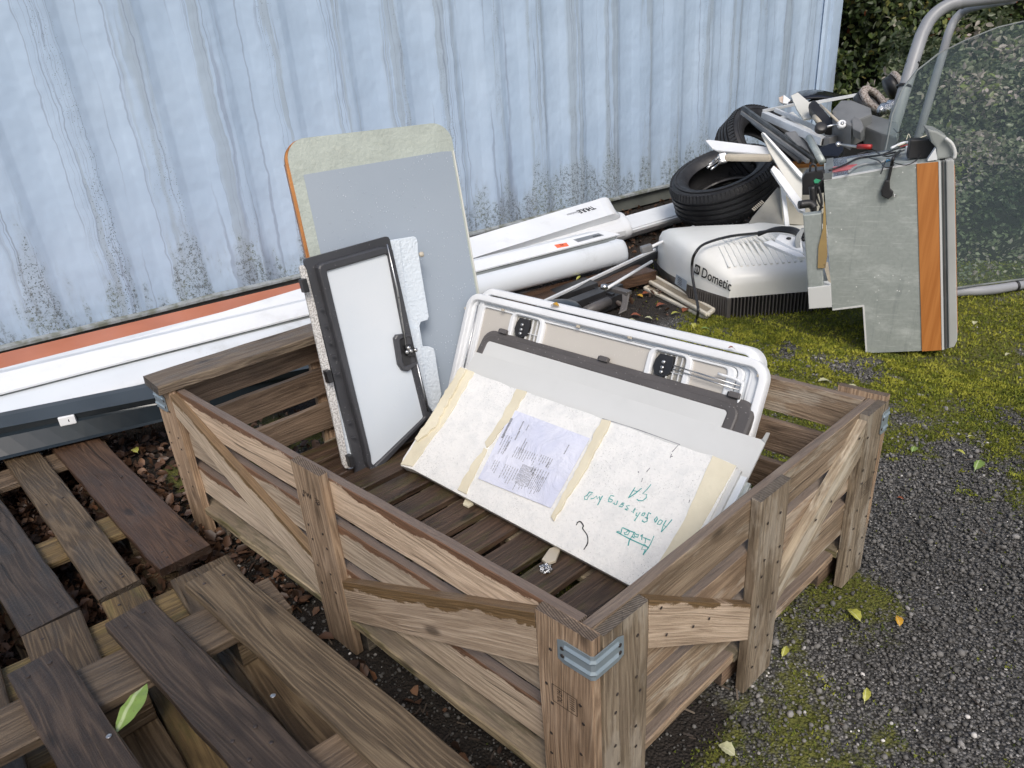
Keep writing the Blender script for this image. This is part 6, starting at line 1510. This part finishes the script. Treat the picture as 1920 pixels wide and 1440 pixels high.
# hedge: a dense bank rising behind the container corner and the rack
hb0 = A(4.9, 1.55, 0); 
def bankpt(s, h, d):
    """s along the foot of the hedge, h up its face, d into it"""
    foot = A(3.10, .62, 0)+nrm((-.55, .83, 0))*0
    along = nrm(A(.62, -.785, 0)); back = A(.785, .62, 0)
    p = foot[None]+s[:, None]*along+back[None]*(.02+h*.42+d)[:, None]; p[:, 2] = h
    return p
def bumpy(s, h): return np.array([.30*noise.fractal(Vector((a_*1.3, b_*1.3, 2.2)), .9, 2, 4) for a_, b_ in zip(s, h)])
along = nrm(A(.62, -.785, 0)); back = A(.785, .62, 0)
FT = A(3.02, .55, 0); HF = A(5.35, 2.62, 0); ha = nrm(A(.36, -.93, 0)); hb = A(.93, .36, 0)
def hedge_cloud(n, s0, s1, h0, h1, depth, base, slope):
    s = np.random.uniform(s0, s1, n); h = np.random.uniform(h0, h1, n); d = np.random.rand(n)**1.5*depth
    b = bumpy(s, h)
    p = HF[None]+s[:, None]*ha[None]+hb[None]*(base+h*slope+d+b)[:, None]; p[:, 2] = h+np.random.randn(n)*.01
    return p
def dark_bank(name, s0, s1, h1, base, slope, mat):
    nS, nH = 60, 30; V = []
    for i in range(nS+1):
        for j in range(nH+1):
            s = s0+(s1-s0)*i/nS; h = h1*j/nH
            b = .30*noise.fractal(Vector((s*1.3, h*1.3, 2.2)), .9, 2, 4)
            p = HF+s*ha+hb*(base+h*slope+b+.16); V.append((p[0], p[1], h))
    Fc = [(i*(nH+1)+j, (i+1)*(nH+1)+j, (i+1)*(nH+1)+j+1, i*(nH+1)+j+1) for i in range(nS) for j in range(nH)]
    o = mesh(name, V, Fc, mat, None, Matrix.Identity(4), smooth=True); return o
m_bank = pmat('leaf_shade_backing', (.010, .014, .006), (.018, .020, .010), 9, .9)  # near-black colour stands for the shade between the leaves
o = dark_bank('leaf_shade_backing', -1.5, 7.5, 4.2, .35, .18, m_bank); tag(o, 'dark twiggy inside of the hedge behind the leaves', None, None, 'stuff')
def outR(n, tilt):
    """leaf tips hang down and out of the bank face"""
    base = np.array([ha, -A(0, 0, 1)*.8-hb*.6, np.cross(ha, -A(0, 0, 1)*.8-hb*.6)]).T
    return np.einsum('ij,njk->nik', base, rots(n, tilt, np.random.randn(n)*.9))
n = 60000; P = hedge_cloud(n, -1.2, 5.4, .0, 3.2, .22, .33, .18); sz = np.random.uniform(.030, .075, n)
val = np.clip(np.random.rand(n)**1.1*.9+.12*np.array([noise.noise(Vector(p*2.1)) for p in P]), 0, .945); sel = np.random.rand(n); val[sel > .988] = .97; val[(sel > .975) & (sel <= .988)] = .95
scatter('hedge_foliage', leafV, leafF, (outR(n, .55)*sz[:, None, None], P), M_['hedge_leaf'], 'dense bramble and ivy hedge behind the container corner', 'stuff', attr=val)
# low ground cover spilling down behind the windscreen
n = 75000; s = np.random.uniform(-1.6, 3.0, n); d = np.random.uniform(-.26, 2.9, n); px_ = FT[0]+s*along[0]+back[0]*d; py_ = FT[1]+s*along[1]+back[1]*d; kp = py_ < .40*px_-.22+.06*np.random.randn(len(s)); s = s[kp]; d = d[kp]; n = len(s)
hgt = np.array([.02+.17*min(1, (b+.26)*2.4)+.33*(max(b, 0)**.95)*(.75+.5*noise.noise(Vector((a_*1.8, b*1.8, .3)))) for a_, b in zip(s, d)])
P = FT[None]+s[:, None]*along[None]+back[None]*d[:, None]; P[:, 2] = hgt*np.random.uniform(.75, 1.05, n)
sz = np.random.uniform(.012, .026, n)*(1+.45*d); val = np.clip(np.array([.50+1.25*noise.noise(Vector(p*2.2))+.25*noise.noise(Vector(p*9)) for p in P])+np.random.randn(n)*.16-.12*d, 0, 1)
scatter('ground_cover', leafV, leafF, (rots(n, .8)*sz[:, None, None], P), M_['cover_leaf'], 'low dusty ground cover behind the windscreen', 'stuff', attr=val)
nS, nD = 40, 20; V = []
for i in range(nS+1):
    for j in range(nD+1):
        d_v = .03+2.95*j/nD; s0_ = (.40*(FT[0]+back[0]*d_v)-.30-FT[1]-back[1]*d_v)/(along[1]-.40*along[0]); s_v = s0_+(3.2-s0_)*i/nS; h_v = (.10+.36*(d_v**.95)*(.75+.5*noise.noise(Vector((s_v*1.8, d_v*1.8, .3)))))*.72-(.10 if j == 0 else 0)
        p = FT+s_v*along+back*d_v; V.append((p[0], p[1], h_v))
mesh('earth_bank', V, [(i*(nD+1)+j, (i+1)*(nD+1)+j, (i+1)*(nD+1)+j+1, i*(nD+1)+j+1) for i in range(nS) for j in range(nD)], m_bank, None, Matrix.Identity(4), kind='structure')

# gravel stones, moss tufts, dead leaves
ico = bmesh.new(); bmesh.ops.create_icosphere(ico, subdivisions=1, radius=1); ico.verts.ensure_lookup_table()
iv = np.array([v_.co[:] for v_ in ico.verts]); iv *= (1+.28*(np.random.rand(12, 1)-.5)); iv[:, 2] *= .72; if_ = np.array([[v_.index for v_ in f_.verts] for f_ in ico.faces]); ico.free()
def field(n, x0, x1, y0, y1, fn_):
    X = np.random.uniform(x0, x1, n); Y = np.random.uniform(y0, y1, n); keep = np.array([np.random.rand() < fn_(a_, b) for a_, b in zip(X, Y)]); return X[keep], Y[keep]
def stonep(x, y):
    m = moss_at(x, y); s_ = soil_at(x, y); 
    return (1-m)**1.2*.95*(1-.75*s_)+.05
X1, Y1 = field(70000, .0, 1.75, -.85, .75, stonep); X2, Y2 = field(22000, 1.2, 3.0, -.5, 1.6, lambda x, y: stonep(x, y)*.8); X3, Y3 = field(9000, -.35, .1, -.3, 1.2, lambda x, y: .5); X4, Y4 = field(5000, .0, .8, .0, 1.2, lambda x, y: .5)
X = np.concatenate([X1, X2, X3, X4]); Y = np.concatenate([Y1, Y2, Y3, Y4]); n = len(X)
sz = np.clip(np.random.lognormal(-6.12, .45, n), .0012, .0075); P = np.stack([X, Y, sz*.35], 1)
R = rots(n, .5)*sz[:, None, None]*np.random.uniform(.7, 1.25, (n, 1, 3))
scatter('gravel', iv, if_, (R, P), M_['stone'], 'grey gravel showing between the moss', 'stuff', smooth=False, attr=np.clip(np.random.beta(1.6, 2.6, n)*(.85+.45*np.array([fbm(a_, b, 3.2) for a_, b in zip(X, Y)]))+(np.random.rand(n) > .975)*.5, 0, 1))
# moss: little bent blades in clumps
tv = np.array([(-.30, 0, 0), (.30, 0, 0), (.12, .1, .65), (-.12, .1, .65), (0, .35, 1.0)]); tf_ = np.array([(0, 1, 2), (0, 2, 3), (3, 2, 4)])
def mossp(x, y):
    m = moss_at(x, y)*(1-soil_at(x, y)); c = fbm(x+2, y-3, 22.0)*.5+.5*fbm(x, y, 60)
    return 1.0 if m+.55*c > .50 else (.12 if m > .35 else .015)
Xa, Ya = field(150000, .0, 1.9, -.85, 1.1, mossp); Xb, Yb = field(120000, .9, 3.4, -.6, 1.7, mossp)
X = np.concatenate([Xa, Xb]); Y = np.concatenate([Ya, Yb]); n = len(X)
dcam = np.hypot(X-CP[0], Y-CP[1]); sz = np.random.uniform(.0035, .0075, n)*np.clip(dcam/1.6, .8, 1.6)
hump = np.array([fbm(a_+2, b-3, 22.0) for a_, b in zip(X, Y)]); P = np.stack([X, Y, np.clip(hump, 0, 1)*.010-.001], 1)
val = np.clip(.30+.30*np.clip(dcam-1.2, 0, 1.2)+.40*hump+np.random.randn(n)*.14+.16*np.array([fbm(a_, b, 2.5) for a_, b in zip(X, Y)]), 0, 1)
scatter('moss', tv, tf_, (rots(n, .55)*sz[:, None, None], P), M_['moss'], 'yellow green moss cushions over the gravel', 'stuff', attr=val)
# dead leaf litter left of the crate, under the pallets and along the container
dl_v = np.array([(0, 0, 0), (.32, .30, .16), (.26, .70, .20), (0, 1.0, .05), (-.26, .70, .20), (-.32, .30, .16), (0, .5, .0)]); dl_f = np.array([(0, 1, 6), (1, 2, 6), (2, 3, 6), (3, 4, 6), (4, 5, 6), (5, 0, 6)])
def litp(x, y):
    if y > 1.0 and x < .4: return 1
    if x < .05+KS*y: return .75 if y > .8 else .35
    if y > 1.35: return .55*max(0, 1-(y-1.35)*.3)
    return .10 if soil_at(x, y) > .5 else .0
X, Y = field(16000, -.85, 3.6, -.6, 2.7, litp); X5, Y5 = field(5200, -.55, .12, .75, 1.95, lambda x, y: 1 if x < .03+KS*y else .15); X = np.concatenate([X, X5]); Y = np.concatenate([Y, Y5]); n = len(X); sz = np.random.uniform(.012, .036, n)
P = np.stack([X, Y, np.random.rand(n)*.022], 1)
scatter('leaf_litter', dl_v, dl_f, (rots(n, .65)*sz[:, None, None], P), M_['litter'], 'brown dead leaves on the soil around pallets and awnings', 'stuff', attr=np.random.beta(1.4, 2.0, n))
cvv = np.array([(-.5, -.08, 0), (.5, -.10, 0), (.5, .08, .02), (-.5, .10, .02)]); cff = np.array([(0, 1, 2, 3)])
X, Y = field(16000, -.4, 3.2, -.8, 2.2, lambda x, y: (.8 if soil_at(x, y) > .3 else .055)); n = len(X); sz = np.random.uniform(.005, .020, n)
scatter('bark_chips', cvv, cff, (rots(n, .35)*sz[:, None, None], np.stack([X, Y, .003+np.random.rand(n)*.006], 1)), M_['chips'], 'small twigs and bark chips on the ground', 'stuff', attr=np.random.beta(1.3, 2.4, n))
# single fallen leaves
def mleafs(name, col, vein):
    s = NT(name); v = s.obj(); x, y, z = s.sep(v)
    mid = s.step(s.math('ABSOLUTE', x), .045, .015)
    c = s.mix(s.noise(v, 7, 4), col, tuple(c_*.72 for c_ in col)); c = s.mix(s.math('MULTIPLY', mid, .6), c, vein)
    spk = s.math('MULTIPLY', s.step(s.noise(v, 22, 4), .62, .70), .6); c = s.mix(spk, c, (.12, .09, .03))
    return s.done(c, .45)
LM = {'y': mleafs('yellow_green_leaf', (.42, .42, .08), (.6, .6, .3)), 'p': mleafs('pale_leaf', (.50, .50, .30), (.65, .62, .45)), 'g': mleafs('green_leaf', (.20, .30, .07), (.45, .52, .3)), 'o': mleafs('orange_yellow_leaf', (.60, .33, .03), (.5, .4, .2)), 'r': mleafs('rust_leaf', (.27, .075, .03), (.2, .08, .04))}
def leaf(u, v, z, L, ang, shape, m, lab, tilt=.15, loc=None, w=.34):
    L = L*.82; p = gz(u, v, z) if loc is None else loc; kk = 12; V = []; Fc = []
    for i in range(kk+1):
        t = i/kk; ww = w*math.sin(math.pi*min(1, t*1.02))**.8*(1-.25*t)*(1+(.10 if L < .06 else .03)*math.sin(i*4.1)); zc = .16*math.sin(math.pi*t)*tilt*5+.10*t+.012*math.sin(i*1.7)
        cu = .10*math.sin(t*2.5)
        for s_, hh_ in ((-1, .10), (-.5, .05), (0, 0), (.5, .05), (1, .10)): V.append((s_*ww+cu, t-.5, zc+hh_*ww*2.2))
    for i in range(kk):
        for j in range(4): Fc.append((i*5+j, i*5+j+1, i*5+6+j, i*5+5+j))
    V += [(-.012, -.5, .0), (.012, -.5, 0), (.008, -.68, -.02), (-.008, -.68, -.02)]; b = (kk+1)*5; Fc.append((b, b+1, b+2, b+3))
    me = bpy.data.meshes.new('fallen_leaf'); me.from_pydata(V, [], Fc); setmat(me, LM[m]); me.shade_smooth()
    o = bpy.data.objects.new('fallen_leaf', me); M = Matrix.Translation(Vector(p)) @ Matrix.Rotation(ang, 4, 'Z') @ Matrix.Rotation(random.uniform(-tilt, tilt), 4, 'X') @ Matrix.Diagonal((L, L, L, 1))
    COL.objects.link(o); o.matrix_world = M; WM[o] = M
    tag(o, lab, 'leaf', 'fallen leaves'); return o
leaf(247, 1330, .229, .088, -.86, 0, 'g', 'large green leaf caught in the gap between dark pallet planks', .08, w=.23)
leaf(252, 847, .03, .042, .2, 0, 'y', 'yellow green leaf on brown litter beside the dark awning box')
for (u, v, L, an, m, lab, w_) in (
    (1545, 716, .045, .9, 'p', 'pale leaf on moss just behind the crate rim', .3), (1598, 728, .050, .5, 'p', 'larger pale leaf on moss behind the right corner of the crate', .24),
    (1600, 1155, .042, -.4, 'y', 'yellow green leaf on bare gravel right of the crate', .34), (1683, 1165, .030, -.9, 'o', 'orange yellow leaf furthest right on the gravel', .3),
    (1470, 1222, .034, -1.3, 'y', 'narrow yellow leaf touching the middle post foot', .24), (1622, 1303, .032, -1.2, 'y', 'yellow leaf with a white crumpled tip low on the right', .26),
    (1362, 1409, .034, .2, 'p', 'dry pale leaf on moss at the bottom of the picture', .45), (1712, 843, .036, -1.4, 'g', 'dull green leaf on moss right of the crate corner bracket', .3),
    (1800, 849, .030, .0, 'y', 'small upright yellow leaf on gravel patch at far right', .25), (1832, 873, .055, -1.45, 'g', 'long green leaf at far right on moss', .26),
    (1825, 606, .040, -1.2, 'p', 'pale leaf near the lower rack tube', .3), (1890, 666, .035, 1.4, 'p', 'thin pale leaf near the right edge on moss', .2),
    (1298, 612, .060, -.7, 'y', 'yellow green leaf at the end of the black cable', .22), (1322, 618, .045, .8, 'g', 'green leaf below the black cable end', .22), (1268, 590, .06, 1.3, 'y', 'yellow green leaf lying between the louvre frames and cable', .2),
    (1216, 598, .040, .6, 'p', 'pale leaf before the louvre frames', .3), (1185, 602, .040, 1.0, 'p', 'pale leaf nearest the black carrier foot', .26), (1199, 556, .038, .2, 'o', 'round yellow leaf between carrier and louvre frames', .42),
    (1213, 553, .055, 1.2, 'r', 'rust red leaf left of the louvre frames', .40), (1240, 574, .055, 1.3, 'r', 'rust red leaf under the louvre frame edge', .34), (1283, 582, .050, -1.2, 'r', 'rust leaf between louvre frame and cable', .36),
    (1192, 593, .050, .8, 'r', 'brown leaf below the carrier foot', .36), (1085, 530, .0, 0, 'p', '', 0), (1688, 935, .018, .4, 'r', 'tiny reddish leaf on the gravel band', .3), (1820, 820, .028, 1.2, 'p', 'small pale twig like leaf on moss at right', .15)):
    if not lab: continue
    leaf(u, v, .006, L, an, 0, m, lab, w=w_)
leaf(0, 0, 0, .045, -1.2, 0, 'y', 'yellow leaf on the brown plank under the silver awning', .1, loc=gz(1084, 523, .078)+A(0, .0, .004), w=.2)
leaf(0, 0, 0, .030, .3, 0, 'o', 'dry curled leaf on the rim of the rear white hatch', .3, loc=R2((1047, 582))+A(-.012, 0, .012), w=.4)
leaf(0, 0, 0, .020, .9, 0, 'r', 'brown curled leaf on the right end of the front white hatch', .3, loc=W2((1378, 657))+wp[3]*.016, w=.3)
